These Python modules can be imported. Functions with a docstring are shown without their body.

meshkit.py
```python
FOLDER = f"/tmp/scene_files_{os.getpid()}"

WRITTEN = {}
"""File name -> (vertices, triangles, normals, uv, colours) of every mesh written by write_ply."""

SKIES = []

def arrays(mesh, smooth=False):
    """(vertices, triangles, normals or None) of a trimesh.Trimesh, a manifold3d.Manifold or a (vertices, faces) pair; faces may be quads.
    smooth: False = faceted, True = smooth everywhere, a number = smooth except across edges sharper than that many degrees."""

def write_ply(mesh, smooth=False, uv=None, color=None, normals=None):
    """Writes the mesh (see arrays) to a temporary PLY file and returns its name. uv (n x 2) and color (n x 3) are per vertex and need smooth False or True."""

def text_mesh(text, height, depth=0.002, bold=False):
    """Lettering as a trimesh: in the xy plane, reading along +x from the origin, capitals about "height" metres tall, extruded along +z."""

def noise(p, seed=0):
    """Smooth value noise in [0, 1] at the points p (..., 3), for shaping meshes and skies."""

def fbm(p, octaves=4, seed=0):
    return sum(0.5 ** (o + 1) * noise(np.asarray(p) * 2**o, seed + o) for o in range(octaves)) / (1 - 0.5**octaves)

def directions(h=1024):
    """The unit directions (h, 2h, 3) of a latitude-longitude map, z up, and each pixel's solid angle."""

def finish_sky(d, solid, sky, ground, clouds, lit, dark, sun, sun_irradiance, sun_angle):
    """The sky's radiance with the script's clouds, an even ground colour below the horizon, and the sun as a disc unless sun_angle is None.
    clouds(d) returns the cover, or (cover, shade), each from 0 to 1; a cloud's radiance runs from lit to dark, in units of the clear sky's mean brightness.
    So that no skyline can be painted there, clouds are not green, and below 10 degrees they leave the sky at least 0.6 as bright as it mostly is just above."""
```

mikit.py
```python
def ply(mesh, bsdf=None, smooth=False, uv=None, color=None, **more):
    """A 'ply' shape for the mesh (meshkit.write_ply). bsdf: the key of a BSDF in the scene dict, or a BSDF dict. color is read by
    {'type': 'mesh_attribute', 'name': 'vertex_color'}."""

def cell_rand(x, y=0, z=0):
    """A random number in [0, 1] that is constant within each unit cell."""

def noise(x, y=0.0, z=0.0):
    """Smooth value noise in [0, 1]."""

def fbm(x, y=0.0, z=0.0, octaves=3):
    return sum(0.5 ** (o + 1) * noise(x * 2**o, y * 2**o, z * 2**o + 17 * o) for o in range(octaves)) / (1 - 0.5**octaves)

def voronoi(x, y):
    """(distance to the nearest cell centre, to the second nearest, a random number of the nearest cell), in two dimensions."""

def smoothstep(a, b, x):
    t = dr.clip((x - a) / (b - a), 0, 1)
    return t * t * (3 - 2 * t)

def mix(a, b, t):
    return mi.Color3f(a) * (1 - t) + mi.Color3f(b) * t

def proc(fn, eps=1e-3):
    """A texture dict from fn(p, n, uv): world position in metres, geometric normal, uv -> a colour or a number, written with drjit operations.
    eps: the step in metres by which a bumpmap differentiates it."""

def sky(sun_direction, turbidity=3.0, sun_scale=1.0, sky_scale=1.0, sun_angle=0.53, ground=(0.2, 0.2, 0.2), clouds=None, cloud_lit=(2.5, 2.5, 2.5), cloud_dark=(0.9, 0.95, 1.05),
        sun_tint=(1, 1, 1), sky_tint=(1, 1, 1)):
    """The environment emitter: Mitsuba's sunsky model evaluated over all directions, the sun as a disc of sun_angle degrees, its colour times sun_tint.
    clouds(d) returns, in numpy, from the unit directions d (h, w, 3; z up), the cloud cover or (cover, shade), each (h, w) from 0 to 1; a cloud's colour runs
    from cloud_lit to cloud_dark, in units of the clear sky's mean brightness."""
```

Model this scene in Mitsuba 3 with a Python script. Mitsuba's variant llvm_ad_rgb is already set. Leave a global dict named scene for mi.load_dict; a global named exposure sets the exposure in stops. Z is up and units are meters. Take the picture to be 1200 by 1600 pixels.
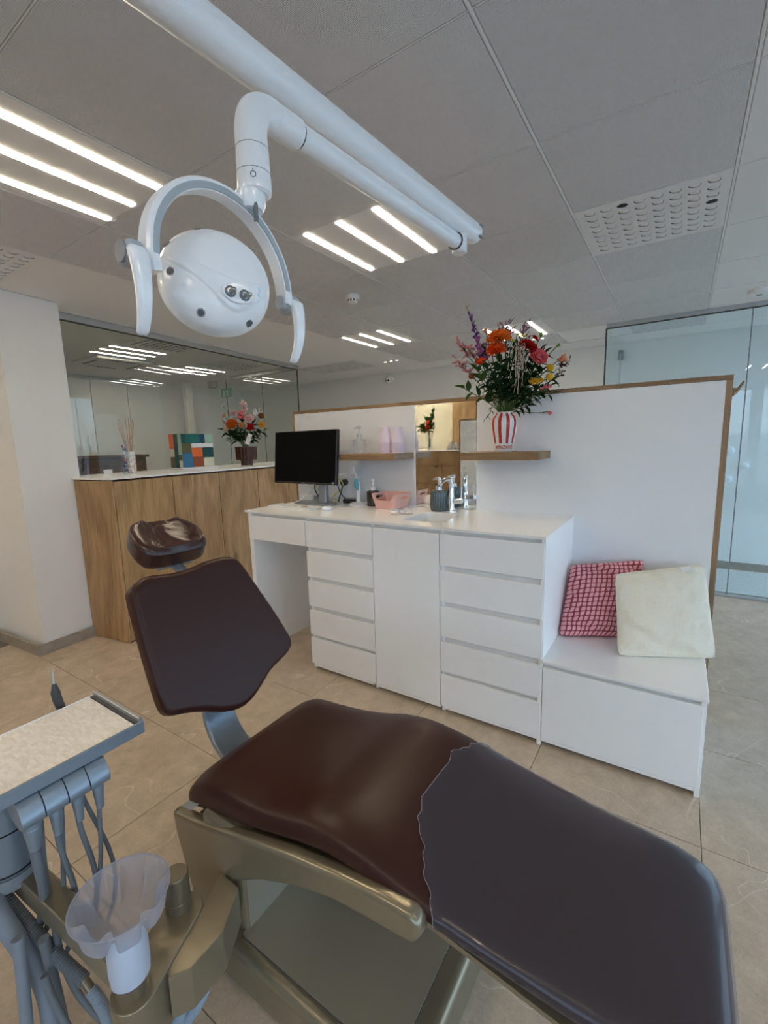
import math, random
import numpy as np
import trimesh
import manifold3d as m3
import mitsuba as mi
import drjit as dr
import mikit, meshkit
from mikit import proc, noise, fbm, voronoi, cell_rand, smoothstep, mix
from shapely.geometry import Polygon, Point, LineString
from shapely import affinity
T = mi.ScalarTransform4f
PI = math.pi
rng = random.Random(7)

# ------------------------------------------------------------------ camera, sky, exposure
scene, labels = {}, {}
exposure = 0.10
_yaw, _pitch, _roll = math.radians(-33.627), math.radians(-8.73), math.radians(-1.535)
_f = np.array([math.sin(_yaw)*math.cos(_pitch), math.cos(_yaw)*math.cos(_pitch), math.sin(_pitch)])
_r = np.cross(_f, [0, 0, 1]); _r /= np.linalg.norm(_r)
_u = np.cross(_r, _f)
_up = -_r*math.sin(_roll) + _u*math.cos(_roll)
CAM = np.array([0.0, 0.0, 1.4])
scene['camera'] = {'type': 'perspective', 'fov': math.degrees(2*math.atan(600/698.34)), 'fov_axis': 'x',
                   'near_clip': 0.02, 'far_clip': 200.0,
                   'to_world': T().look_at(origin=CAM.tolist(), target=(CAM+_f).tolist(), up=_up.tolist())}
def _clouds(d):
    n = meshkit.fbm(d*3.0, 4, 3)
    return np.clip(0.75 + 0.5*(n-0.5), 0, 1), np.clip(0.35 + 0.8*(n-0.5), 0, 1)
SKY = 13.5
scene['sky'] = mikit.sky([0.35, -0.2, 0.9], turbidity=4.0, sun_scale=0.0, sky_scale=SKY, ground=(0.42, 0.43, 0.44), clouds=_clouds,
                         cloud_lit=(0.95, 1.2, 1.4), cloud_dark=(0.68, 0.92, 1.12), sky_tint=(0.75, 0.97, 1.15))
LED = (42.0, 35.0, 25.5)

# ------------------------------------------------------------------ helpers
def key_of(name, parent=None):
    base = (parent + '__' if parent else '') + name
    k, i = base, 0
    while k in scene or k in _taken:
        i += 1; k = f'{base}_{i:03d}'
    _taken.add(k)
    return k
_taken = set()

def thing(name, label, cat, group=None):
    k = key_of(name)
    labels[k] = {'label': label, 'category': cat}
    if group: labels[k]['group'] = group
    return k

def struct(name, label=None):
    k = key_of(name)
    labels[k] = {'kind': 'structure'}
    if label: labels[k]['label'] = label
    return k

def part(parent, name, mesh, bsdf, smooth=30, label=None, kind=None, uv=None, **more):
    k = key_of(name, parent)
    scene[k] = mikit.ply(mesh, bsdf, smooth=smooth, uv=uv, **more)
    if label or kind:
        labels[k] = {}
        if label: labels[k]['label'] = label
        if kind: labels[k]['kind'] = kind
    return k

def solo(name, mesh, bsdf, label, cat, smooth=30, group=None, uv=None, **more):
    k = thing(name, label, cat, group)
    scene[k] = mikit.ply(mesh, bsdf, smooth=smooth, uv=uv, **more)
    return k

def cat(*ms):
    ms = [m for m in (ms[0] if len(ms) == 1 and isinstance(ms[0], (list, tuple)) else ms)]
    return trimesh.util.concatenate(ms)

def box(x0, x1, y0, y1, z0, z1):
    m = trimesh.creation.box((abs(x1-x0), abs(y1-y0), abs(z1-z0)))
    m.apply_translation(((x0+x1)/2, (y0+y1)/2, (z0+z1)/2))
    return m

def hull(pts):
    return trimesh.convex.convex_hull(np.asarray(pts, float))

def cbox(x0, x1, y0, y1, z0, z1, c=0.002):
    """a box with small chamfers"""
    pts = []
    for sx, X in ((1, x0), (-1, x1)):
        for sy, Y in ((1, y0), (-1, y1)):
            for sz, Z in ((1, z0), (-1, z1)):
                pts += [(X, Y+sy*c, Z+sz*c), (X+sx*c, Y, Z+sz*c), (X+sx*c, Y+sy*c, Z)]
    return hull(pts)

def rbox(x0, x1, y0, y1, z0, z1, r, seg=6):
    m = m3.Manifold.batch_hull([m3.Manifold.sphere(r, seg*4).translate((x, y, z)) for x in (x0+r, x1-r) for y in (y0+r, y1-r) for z in (z0+r, z1-r)])
    return man(m)

def man(m):
    me = m.to_mesh()
    return trimesh.Trimesh(np.array(me.vert_properties[:, :3]), np.array(me.tri_verts), process=False)

def to_man(t):
    t = t.copy(); t.merge_vertices()
    return m3.Manifold(m3.Mesh(np.asarray(t.vertices, np.float32), np.asarray(t.faces, np.uint32)))

def diff(a, *bs):
    m = to_man(a)
    for b in bs: m = m - to_man(b)
    return man(m)

def union(*ms):
    m = to_man(ms[0])
    for b in ms[1:]: m = m + to_man(b)
    return man(m)

def lathe(profile, n=40, center=(0, 0, 0)):
    """profile: list of (r, z), bottom to top"""
    p = np.asarray(profile, float)
    a = np.arange(n)*2*PI/n
    v = np.stack([p[:, None, 0]*np.cos(a), p[:, None, 0]*np.sin(a), np.broadcast_to(p[:, None, 1], (len(p), n))], -1).reshape(-1, 3)
    f = []
    for i in range(len(p)-1):
        for j in range(n):
            q = (i*n+j, i*n+(j+1) % n, (i+1)*n+(j+1) % n, (i+1)*n+j)
            f += [(q[0], q[1], q[2]), (q[0], q[2], q[3])]
    m = trimesh.Trimesh(v + np.asarray(center), f, process=False)
    m.merge_vertices(); m.update_faces(m.nondegenerate_faces())
    return m

def lathe_uv(profile, n, center):
    """as lathe with a seam and uv = (turn, length along the profile 0..1)"""
    p = np.asarray(profile, float)
    a = np.arange(n+1)*2*PI/n
    L = np.concatenate([[0], np.cumsum(np.linalg.norm(np.diff(p, axis=0), axis=1))]); L /= L[-1]
    v = np.stack([p[:, None, 0]*np.cos(a), p[:, None, 0]*np.sin(a), np.broadcast_to(p[:, None, 1], (len(p), n+1))], -1).reshape(-1, 3)
    uv = np.stack([np.broadcast_to(a/(2*PI), (len(p), n+1)), np.broadcast_to(L[:, None], (len(p), n+1))], -1).reshape(-1, 2)
    f = grid_faces(len(p), n+1)
    return trimesh.Trimesh(v+np.asarray(center), f, process=False), uv

def grid_faces(a, b, wrap=False):
    f = []
    for i in range(a-1):
        for j in range(b if wrap else b-1):
            q = (i*b+j, i*b+(j+1) % b, (i+1)*b+(j+1) % b, (i+1)*b+j)
            f += [(q[0], q[1], q[2]), (q[0], q[2], q[3])]
    return f

def spline(pts, n=40):
    pts = np.asarray(pts, float)
    if len(pts) < 3:
        t = np.linspace(0, 1, n)[:, None]
        return pts[0]*(1-t)+pts[-1]*t
    from scipy.interpolate import CubicSpline
    d = np.concatenate([[0], np.cumsum(np.linalg.norm(np.diff(pts, axis=0), axis=1)**0.7)])
    return CubicSpline(d, pts)(np.linspace(0, d[-1], n))

def tube(pts, r, n=12, caps=True):
    """sweep of a circle; r a number or a radius per point"""
    p = np.asarray(pts, float); k = len(p)
    r = np.broadcast_to(r, (k,))
    t = np.gradient(p, axis=0); t /= np.linalg.norm(t, axis=1, keepdims=True)+1e-12
    a = np.cross(t[0], [0, 0, 1] if abs(t[0][2]) < 0.9 else [1, 0, 0]); a /= np.linalg.norm(a)
    ang = np.arange(n)*2*PI/n
    v = []
    for i in range(k):
        a = a - t[i]*(a@t[i]); a /= np.linalg.norm(a)
        b = np.cross(t[i], a)
        v.append(p[i] + r[i]*(np.cos(ang)[:, None]*a + np.sin(ang)[:, None]*b))
    v = np.vstack(v)
    f = grid_faces(k, n, True)
    if caps:
        c0, c1 = len(v), len(v)+1
        v = np.vstack([v, p[0], p[-1]])
        f += [(c0, (j+1) % n, j) for j in range(n)] + [(c1, (k-1)*n+j, (k-1)*n+(j+1) % n) for j in range(n)]
    m = trimesh.Trimesh(v, f, process=False)
    return m

def rod(a, b, r, n=16, r2=None):
    return tube([a, b], [r, r if r2 is None else r2], n)

def prism(poly, z0, z1, axis='z'):
    """extrude a list of 2-d points; axis z: (x, y); axis y: (x, z) along y; axis x: (y, z) along x"""
    pg = poly if isinstance(poly, Polygon) else Polygon(poly)
    m = trimesh.creation.extrude_polygon(pg, z1-z0, engine='earcut')
    v = m.vertices.copy(); v[:, 2] += z0
    if axis == 'y':
        v = v[:, [0, 2, 1]]; m = trimesh.Trimesh(v, m.faces[:, ::-1], process=False)
    elif axis == 'x':
        v = v[:, [2, 0, 1]]; m = trimesh.Trimesh(v, m.faces, process=False)
    else:
        m = trimesh.Trimesh(v, m.faces, process=False)
    return m

def bevel_prism(poly, z0, z1, b, axis='z', steps=3):
    """extrusion with rounded rims: stacked inset layers hulled by layer lofting (convex or gently concave outlines)"""
    pg = Polygon(poly) if not isinstance(poly, Polygon) else poly
    ms = []
    pts = np.asarray(pg.exterior.coords)[:-1]
    n = len(pts)
    def inset(d):
        # vertex-wise inset along the averaged normals keeps the point count
        nx = np.roll(pts, -1, 0)-pts
        e = nx/(np.linalg.norm(nx, axis=1, keepdims=True)+1e-12)
        no = np.stack([-e[:, 1], e[:, 0]], 1)
        if not pg.exterior.is_ccw: no = -no
        m = no + np.roll(no, 1, 0); m /= np.linalg.norm(m, axis=1, keepdims=True)+1e-12
        c = np.clip((m*no).sum(1), 0.4, 1)
        return pts + m*(d/c)[:, None]
    layers = []
    for i in range(steps+1):
        a = i/steps*PI/2
        layers.append((inset(b*(1-math.sin(a))), z0+b*(1-math.cos(a))))
    for i in range(steps, -1, -1):
        a = i/steps*PI/2
        layers.append((inset(b*(1-math.sin(a))), z1-b*(1-math.cos(a))))
    v = np.vstack([np.column_stack([l, np.full(n, z)]) for l, z in layers])
    f = grid_faces(len(layers), n, True)
    cap = trimesh.creation.triangulate_polygon(Polygon(layers[0][0]), engine='earcut')
    cv, cf = cap
    from scipy.spatial import cKDTree
    idx = cKDTree(layers[0][0]).query(cv)[1]
    cf = idx[np.asarray(cf)]
    off = (len(layers)-1)*n
    def area(t):
        q = layers[0][0][t]; return (q[1][0]-q[0][0])*(q[2][1]-q[0][1])-(q[1][1]-q[0][1])*(q[2][0]-q[0][0])
    for t in cf:
        if area(t) < 0: t = t[::-1]
        f.append(tuple(t[::-1])); f.append(tuple(t+off))
    if not pg.exterior.is_ccw:
        side = len(layers)-1
        f = [tuple(reversed(q)) if i < side*n*2 else q for i, q in enumerate(f)]
    if axis == 'y':
        v = v[:, [0, 2, 1]]; f = [q[::-1] for q in f]
    elif axis == 'x':
        v = v[:, [2, 0, 1]]
    return trimesh.Trimesh(v, f, process=False)

def smooth_poly(pts, n=6, closed=True):
    """rounded outline: corner cutting"""
    p = np.asarray(pts, float)
    for _ in range(n):
        q = np.roll(p, -1, 0)
        p = np.stack([0.75*p+0.25*q, 0.25*p+0.75*q], 1).reshape(-1, 2)
    return p

def round_poly(pts, r, q=6):
    pg = Polygon(pts)
    return pg.buffer(-r, quad_segs=q).buffer(r, quad_segs=q)

def frame(o, x, y, z):
    m = np.eye(4); m[:3, 0], m[:3, 1], m[:3, 2], m[:3, 3] = x, y, z, o
    return m

def moved(m, M):
    m = m.copy(); m.apply_transform(M); return m

def rotz(a, at=(0, 0, 0)):
    return trimesh.transformations.rotation_matrix(a, [0, 0, 1], at)

def ball(c, r, sub=2, s=(1, 1, 1)):
    m = trimesh.creation.icosphere(sub, r); m.apply_scale(s); m.apply_translation(c); return m

def cyl(x, y, z0, z1, r, n=32, b=0.0):
    if b: return lathe([(0, z0), (r-b, z0), (r, z0+b), (r, z1-b), (r-b, z1), (0, z1)], n, (x, y, 0))
    return lathe([(0, z0), (r, z0), (r, z1), (0, z1)], n, (x, y, 0))

# ------------------------------------------------------------------ materials
def rgb(*c): return {'type': 'rgb', 'value': list(c)}
def s2l(r, g, b):
    f = lambda c: (c/255/12.92 if c <= 10 else ((c/255+0.055)/1.055)**2.4)
    return (f(r), f(g), f(b))
def pr(name, color, rough=0.5, metal=0.0, spec=0.5, two=True, **kw):
    c = color if isinstance(color, dict) else rgb(*color)
    d = {'type': 'principled', 'base_color': c, 'roughness': rough, 'metallic': metal, **({'specular': spec} if not metal else {}), **kw}
    scene[name] = {'type': 'twosided', 'bsdf': d} if two else d
    return name

def oak_fn(A, B, L, dark=(0.21, 0.115, 0.048), light=(0.56, 0.37, 0.19)):
    """A, B: the directions across the grain, L: along it"""
    def fn(p, n, uv):
        a = p.x*A[0]+p.y*A[1]+p.z*A[2]
        b = p.x*B[0]+p.y*B[1]+p.z*B[2]
        c = p.x*L[0]+p.y*L[1]+p.z*L[2]
        w = fbm((a+b)*4+2*noise(c*1.5, a*2), a*2, c*0.8, 3)
        ring = 0.5+0.5*dr.sin((a+b)*24+30*w)
        fine = fbm(a*190, b*190, c*7, 2)
        t = 0.42*w+0.15*ring+0.42*fine
        col = mix(dark, light, dr.clip(t*1.5-0.28, 0, 1))
        v1, v2, kr = voronoi((a+b)*2.6, c*1.1)
        knot = 1-smoothstep(0.02, 0.1, v1+0.06*(fine-0.5))
        return mix(col, (0.10, 0.05, 0.02), knot*0.6*dr.select(kr > 0.55, 1.0, 0.0))
    return fn
X3, Y3, Z3 = (1, 0, 0), (0, 1, 0), (0, 0, 1)
pr('oak', proc(oak_fn(X3, Y3, Z3)), 0.5)
pr('oak_x', proc(oak_fn(Y3, Z3, X3, (0.13, 0.075, 0.035), (0.36, 0.225, 0.115))), 0.5)

def stone_fn(p, n, uv):
    ix, iy = dr.floor((p.x-0.14)/0.6), dr.floor((p.y-0.5)/0.6)
    ox, oy = cell_rand(ix, iy, 1)*9, cell_rand(ix, iy, 2)*9
    x, y = p.x+ox, p.y+oy
    g = fbm(x*14, y*14, 0.5, 4)
    big = fbm(x*2.1, y*2.1, 3.5, 2)
    sp = noise(x*330, y*330)*0.6+noise(x*120, y*120, 4.0)*0.4
    col = mix((0.33, 0.26, 0.185), (0.63, 0.515, 0.395), dr.clip(0.62*g+0.26*big+0.34*sp-0.14, 0, 1))
    a = x*0.5+y*0.87
    b = x*0.87-y*0.5
    w1 = fbm(a*2.2, b*5.2, 8.1, 3)
    w2 = fbm(a*4.4+3, b*2.4, 1.7, 3)
    m1 = fbm(x*2.4+7, y*2.4, 5.5, 2)
    vein = (1-smoothstep(0.0, 0.0042, dr.abs(w1-0.5)))*smoothstep(0.44, 0.56, m1)
    vein2 = (1-smoothstep(0.0, 0.0036, dr.abs(w2-0.46)))*smoothstep(0.46, 0.60, fbm(x*2.0, y*2.0+9, 2.5, 2))
    return mix(col, (0.80, 0.73, 0.63), dr.clip(0.42*vein+0.36*vein2, 0, 0.6))
pr('stone', proc(stone_fn), 0.42)
pr('grout', (0.16, 0.14, 0.12), 0.8)
pr('skirting', proc(lambda p, n, uv: mix((0.22, 0.19, 0.16), (0.36, 0.32, 0.27), fbm(p.x*20, p.y*20, p.z*20, 3))), 0.5)
pr('wall_paint', (0.76, 0.755, 0.74), 0.7)
pr('ceiling_paint', (0.74, 0.735, 0.72), 0.7)
def perf_fn(p, n, uv):
    u, v = p.x/0.0042, p.y/0.0042
    du, dv = u-dr.floor(u)-0.5, v-dr.floor(v)-0.5
    hole = 1-smoothstep(0.25, 0.36, dr.sqrt(du*du+dv*dv))
    tone = 0.97+0.06*cell_rand(dr.floor((p.x-0.11)/0.6), dr.floor((p.y-1.17)/0.6), 4)
    return mix((0.68, 0.68, 0.685), (0.25, 0.25, 0.25), hole*0.8)*tone
pr('perforated', proc(perf_fn), 0.55)
pr('tile_white', (0.72, 0.715, 0.7), 0.55)
pr('white_lam', (0.80, 0.80, 0.79), 0.38)
pr('worktop', (0.80, 0.795, 0.775), 0.16)
pr('panel_white', (0.74, 0.745, 0.75), 0.45)
pr('shadow_gap', (0.66, 0.66, 0.65), 0.5)
pr('alu', (0.50, 0.52, 0.54), 0.35, 0.85)
pr('dark_seal', (0.05, 0.05, 0.05), 0.5)
pr('black', (0.006, 0.006, 0.007), 0.3)
pr('black_matte', (0.012, 0.012, 0.013), 0.55)
pr('chrome', (0.86, 0.87, 0.88), 0.06, 1.0)
pr('gloss_white', (0.80, 0.82, 0.84), 0.18, clearcoat=0.6, clearcoat_gloss=0.9)
pr('plastic_white', (0.78, 0.78, 0.77), 0.4)
pr('grey_plastic', (0.22, 0.235, 0.25), 0.4)
pr('leather', (0.036, 0.0125, 0.0095), 0.36, spec=0.24)
pr('champagne', (0.27, 0.235, 0.165), 0.26, 0.6)
pr('champagne_dark', (0.20, 0.175, 0.125), 0.3, 0.6)
pr('blue_grey', (0.235, 0.285, 0.335), 0.34, 0.45)
pr('hose', (0.13, 0.145, 0.16), 0.5)
pr('hose_light', (0.25, 0.30, 0.36), 0.45)
scene['mirror'] = {'type': 'twosided', 'bsdf': {'type': 'conductor', 'material': 'none', 'specular_reflectance': rgb(0.90, 0.92, 0.90)}}
scene['pane_glass'] = {'type': 'thindielectric', 'int_ior': 1.5, 'specular_transmittance': rgb(0.86, 0.90, 0.865), 'specular_reflectance': rgb(0.95, 0.95, 0.95)}
scene['clear_glass'] = {'type': 'thindielectric', 'int_ior': 1.5, 'specular_transmittance': rgb(0.90, 0.92, 0.93)}

# ------------------------------------------------------------------ setting: floor, ceiling, walls
ZC = 2.425
XL, XR, YB_, YF = -6.95, 3.3, 5.8, -3.2      # far left wall, window wall, back wall, wall behind the camera
fl = struct('floor', 'grey brown stone floor tiles with thin white veins')
scene[fl] = mikit.ply(box(XL-0.2, XR+0.2, YF-0.2, YB_+0.4, -0.2, -0.004), 'grout')
for i in range(-7, 4):
    for j in range(-2, 10):
        x, y = 0.14+0.6*i, 0.5+0.6*j
        part(fl, 'tile', cbox(x+0.0012, x+0.5988, y+0.0012, y+0.5988, -0.02, 0.0, 0.0012), 'stone', False)

ce = struct('ceiling', 'white ceiling with a field of grey perforated metal tiles')
scene[ce] = mikit.ply(cat(box(XL-0.2, XR+0.2, YF-0.2, 4.78, ZC+0.006, ZC+0.15), box(XL-0.2, 1.35, 4.78, YB_+0.4, ZC+0.006, ZC+0.15)), 'ceiling_paint')
GX, GY = 0.11, 1.17                 # a corner of the tile grid
VENT, LIGHTS = (-1, 2), [(-4, -1), (-3, 1), (-5, 4), (-3, 5), (-3, -4), (-1, -4), (1, -2), (-6, -4), (-7, -4)]
def nozzle_plate(x0, y0, z, n, skip=()):
    pg = Polygon([(x0, y0), (x0+0.588, y0), (x0+0.588, y0+0.594), (x0, y0+0.594)])
    holes = []
    for a in range(n):
        for b in range(n):
            c = (x0+0.06+a*0.468/(n-1), y0+0.06+b*0.474/(n-1))
            holes.append(Point(*c).buffer(0.0235, quad_segs=5))
    from shapely import union_all
    return prism(pg.difference(union_all(holes)), z, z+0.004)
def tile_kind(i, j):
    """which tiles the field has: index of columns (x) and rows (y)"""
    y = GY+0.6*j
    if i < -5 or i > 4 or (i > 1 and j > 5): return False
    if i <= -3: return j <= 6
    if i == -2: return j <= 5
    return j <= 6
for i in range(-5, 5):
    for j in range(-5, 7):
        if not tile_kind(i, j) or (i, j) == VENT or (i, j) in LIGHTS: continue
        x, y = GX+0.6*i, GY+0.6*j
        part(ce, 'tile', cbox(x+0.007, x+0.593, y+0.003, y+0.597, ZC, ZC+0.02, 0.002), 'perforated' if i < 0 else 'tile_white', False)
for i in range(-5, 6):                            # the light bars between the tiles
    part(ce, 'grid_bar', cbox(GX+0.6*i-0.0045, GX+0.6*i+0.0045, -1.84, 5.3 if i != -1 else 4.77, ZC-0.001, ZC+0.012, 0.001), 'tile_white', False)
for j in range(-5, 8):
    part(ce, 'grid_bar', cbox(GX-3.0, GX+3.0, GY+0.6*j-0.0018, GY+0.6*j+0.0018, ZC-0.0002, ZC+0.012, 0.0005), 'tile_white', False)
for x, y in ((-4.46, 4.64), (-3.97, 4.64)):      # two perforated panels in the plain part
    part(ce, 'tile', cbox(x, x+0.485, y, y+0.54, ZC+0.001, ZC+0.02, 0.002), 'perforated', False)

def vent(x0, y0, label, n=8, bevel=True, group=None):
    t = thing('ceiling_vent', label, 'vent', group)
    part(t, 'plate', nozzle_plate(x0+0.006, y0+0.003, ZC-0.001, n), 'tile_white', False)
    bk = box(x0+0.02, x0+0.58, y0+0.02, y0+0.58, ZC+0.0045, ZC+0.0058)
    part(t, 'backing', bk, 'black_matte', False)
    r_ = random.Random(int(abs(x0*100)))
    for a in range(n):
        for b in range(n):
            if bevel and (a, b) not in ((2, 0), (7, 3)):
                c = (x0+0.066+a*0.468/(n-1), y0+0.063+b*0.474/(n-1))
                d = lathe([(0, 0.0), (0.012, 0.0006), (0.0195, 0.0028), (0.0205, 0.0046), (0, 0.0046)], 14)
                part(t, 'nozzle', moved(moved(d, trimesh.transformations.rotation_matrix(0.10, [0.3, 1, 0])), frame((c[0], c[1], ZC-0.0012), *np.eye(3))), 'nozzle_white', 30)
    return t
pr('nozzle_white', (0.74, 0.74, 0.73), 0.45)
vent(GX-0.6, GY+1.2, 'white square ceiling vent with rows of round nozzles, at right over the white screen')
vent(-3.49, 0.57, 'white ceiling vent with round holes at the left edge of the frame', 8, True)
for x0, y0, l in ((-4.62, 2.42, 'ceiling vent with dark holes in the glass room, the nearer one'),
                  (-5.16, 3.60, 'ceiling vent with dark holes in the glass room, the farther one')):
    vent(x0, y0, l, 8, False)

scene['led'] = {'type': 'twosided', 'bsdf': {'type': 'diffuse', 'reflectance': rgb(0.8, 0.8, 0.8)}}
def ceiling_light(x0, y0, label, xs=(0.085, 0.29, 0.495), l=0.575, group='ceiling lights of three bars'):
    t = thing('ceiling_light', label, 'ceiling light', group)
    part(t, 'panel', cbox(x0+0.007, x0+0.593, y0+0.003, y0+0.597, ZC-0.0005, ZC+0.02, 0.002), 'tile_white', False)
    for u in xs:
        part(t, 'light_bar', cbox(x0+u-0.0145, x0+u+0.0145, y0+0.3-l/2, y0+0.3+l/2, ZC-0.006, ZC-0.001, 0.002), 'led', False,
             emitter={'type': 'area', 'radiance': rgb(*LED)})
    return t
names = ['large three-bar ceiling light at the upper left edge of the frame', 'three-bar ceiling light behind the white lamp arm',
         'three-bar ceiling light far back over the computer screen', 'three-bar ceiling light far back over the flowers on the shelf',
         'three-bar ceiling light behind the viewer over the oak cabinet', 'three-bar ceiling light behind the viewer over the middle', 'three-bar ceiling light behind the viewer on the right', 'three-bar ceiling light over the flowers on the oak wall unit', 'three-bar ceiling light over the left end of the oak wall unit']
for (i, j), l in zip(LIGHTS, names):
    ceiling_light(GX+0.6*i, GY+0.6*j, l)
ceiling_light(-5.27, 2.36, 'three-bar ceiling light in the glass room, the nearer one')
ceiling_light(-5.80, 3.53, 'three-bar ceiling light in the glass room, the farther one')

# cassette of the air conditioning in the glass room
t = thing('air_conditioner', 'flat square ceiling cassette with dark slots in the glass room', 'air conditioner')
part(t, 'frame', cbox(-5.95, -5.32, 2.50, 3.12, ZC-0.028, ZC+0.004, 0.008), 'tile_white', False)
part(t, 'grille', cbox(-5.83, -5.44, 2.62, 3.0, ZC-0.036, ZC-0.026, 0.005), 'tile_white', False)
for b in ((-5.80, -5.47, 2.55, 2.58), (-5.80, -5.47, 3.04, 3.07), (-5.90, -5.87, 2.66, 2.96), (-5.40, -5.37, 2.66, 2.96)):
    part(t, 'slot', box(*b, ZC-0.030, ZC-0.026), 'dark_seal', False)

def spot_bar(x, y, label):
    t = thing('spotlight_strip', label, 'spotlight', 'strips of three small spotlights')
    part(t, 'plate', cbox(x-0.14, x+0.14, y-0.03, y+0.03, ZC-0.002, ZC+0.008, 0.002), 'tile_white', False)
    for k in (-1, 0, 1):
        part(t, 'lens', cyl(x+k*0.085, y, ZC-0.006, ZC-0.001, 0.014, 16), 'led', False, emitter={'type': 'area', 'radiance': rgb(*[c*0.5 for c in LED])})
spot_bar(-3.13, 4.96, 'three small spotlights in the plain ceiling above the computer screen')
spot_bar(-1.35, 4.92, 'three small spotlights in the ceiling right behind the flowers on the shelf')

# ---- walls
B = math.radians(-4.603)
BX, BY = np.array([math.cos(B), -math.sin(B), 0]), np.array([math.sin(B), math.cos(B), 0])
O = np.array([-3.694, 1.473, 0])             # where the sideboard meets the pillar
def Bp(d, s, z=0.0):                       # d behind the sideboard's front, s along it
    return np.array([-3.283, 1.535, 0]) - BX*d + BY*s + np.array([0, 0, z])
FB = frame(np.array([-3.283, 1.535, 0]), -BX, BY, [0, 0, 1])
FB[:3, 0] = BX                             # local x = out of the front, y = along it
def inB(m): return moved(m, FB)
wl = struct('wall_left', 'white wall pillar at the left edge')
c0 = O + BY*-0.334 + BX*0.014
px = [c0, O+BY*0.045, O+BY*0.045-BX*0.21, O+BY*0.12-BX*0.35, c0-BX*3.4-BY*0.0]
poly = [tuple(c0[:2]), tuple((O+BY*0.045)[:2]), tuple((O+BY*0.045-BX*3.2)[:2]), tuple((c0-BX*3.2)[:2])]
scene[wl] = mikit.ply(prism(poly, 0, ZC+0.003), 'wall_paint')
bl = struct('baseboard_left', 'grey stone skirting along the foot of the white pillar')
m = cat(inB(box(-0.41+0.012, -0.41+0.026, -0.41, -0.03, 0, 0.075)), inB(box(-3.6, -0.41+0.026, -0.412, -0.396, 0, 0.075)))
scene[bl] = mikit.ply(m, 'skirting')
wb = struct('wall_back', 'plain cream wall at the back of the room')
scene[wb] = mikit.ply(box(XL, 1.40, YB_, YB_+0.15, 0, ZC+0.01), 'wall_paint')
bb = struct('baseboard_back', 'grey skirting along the back wall')
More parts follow.
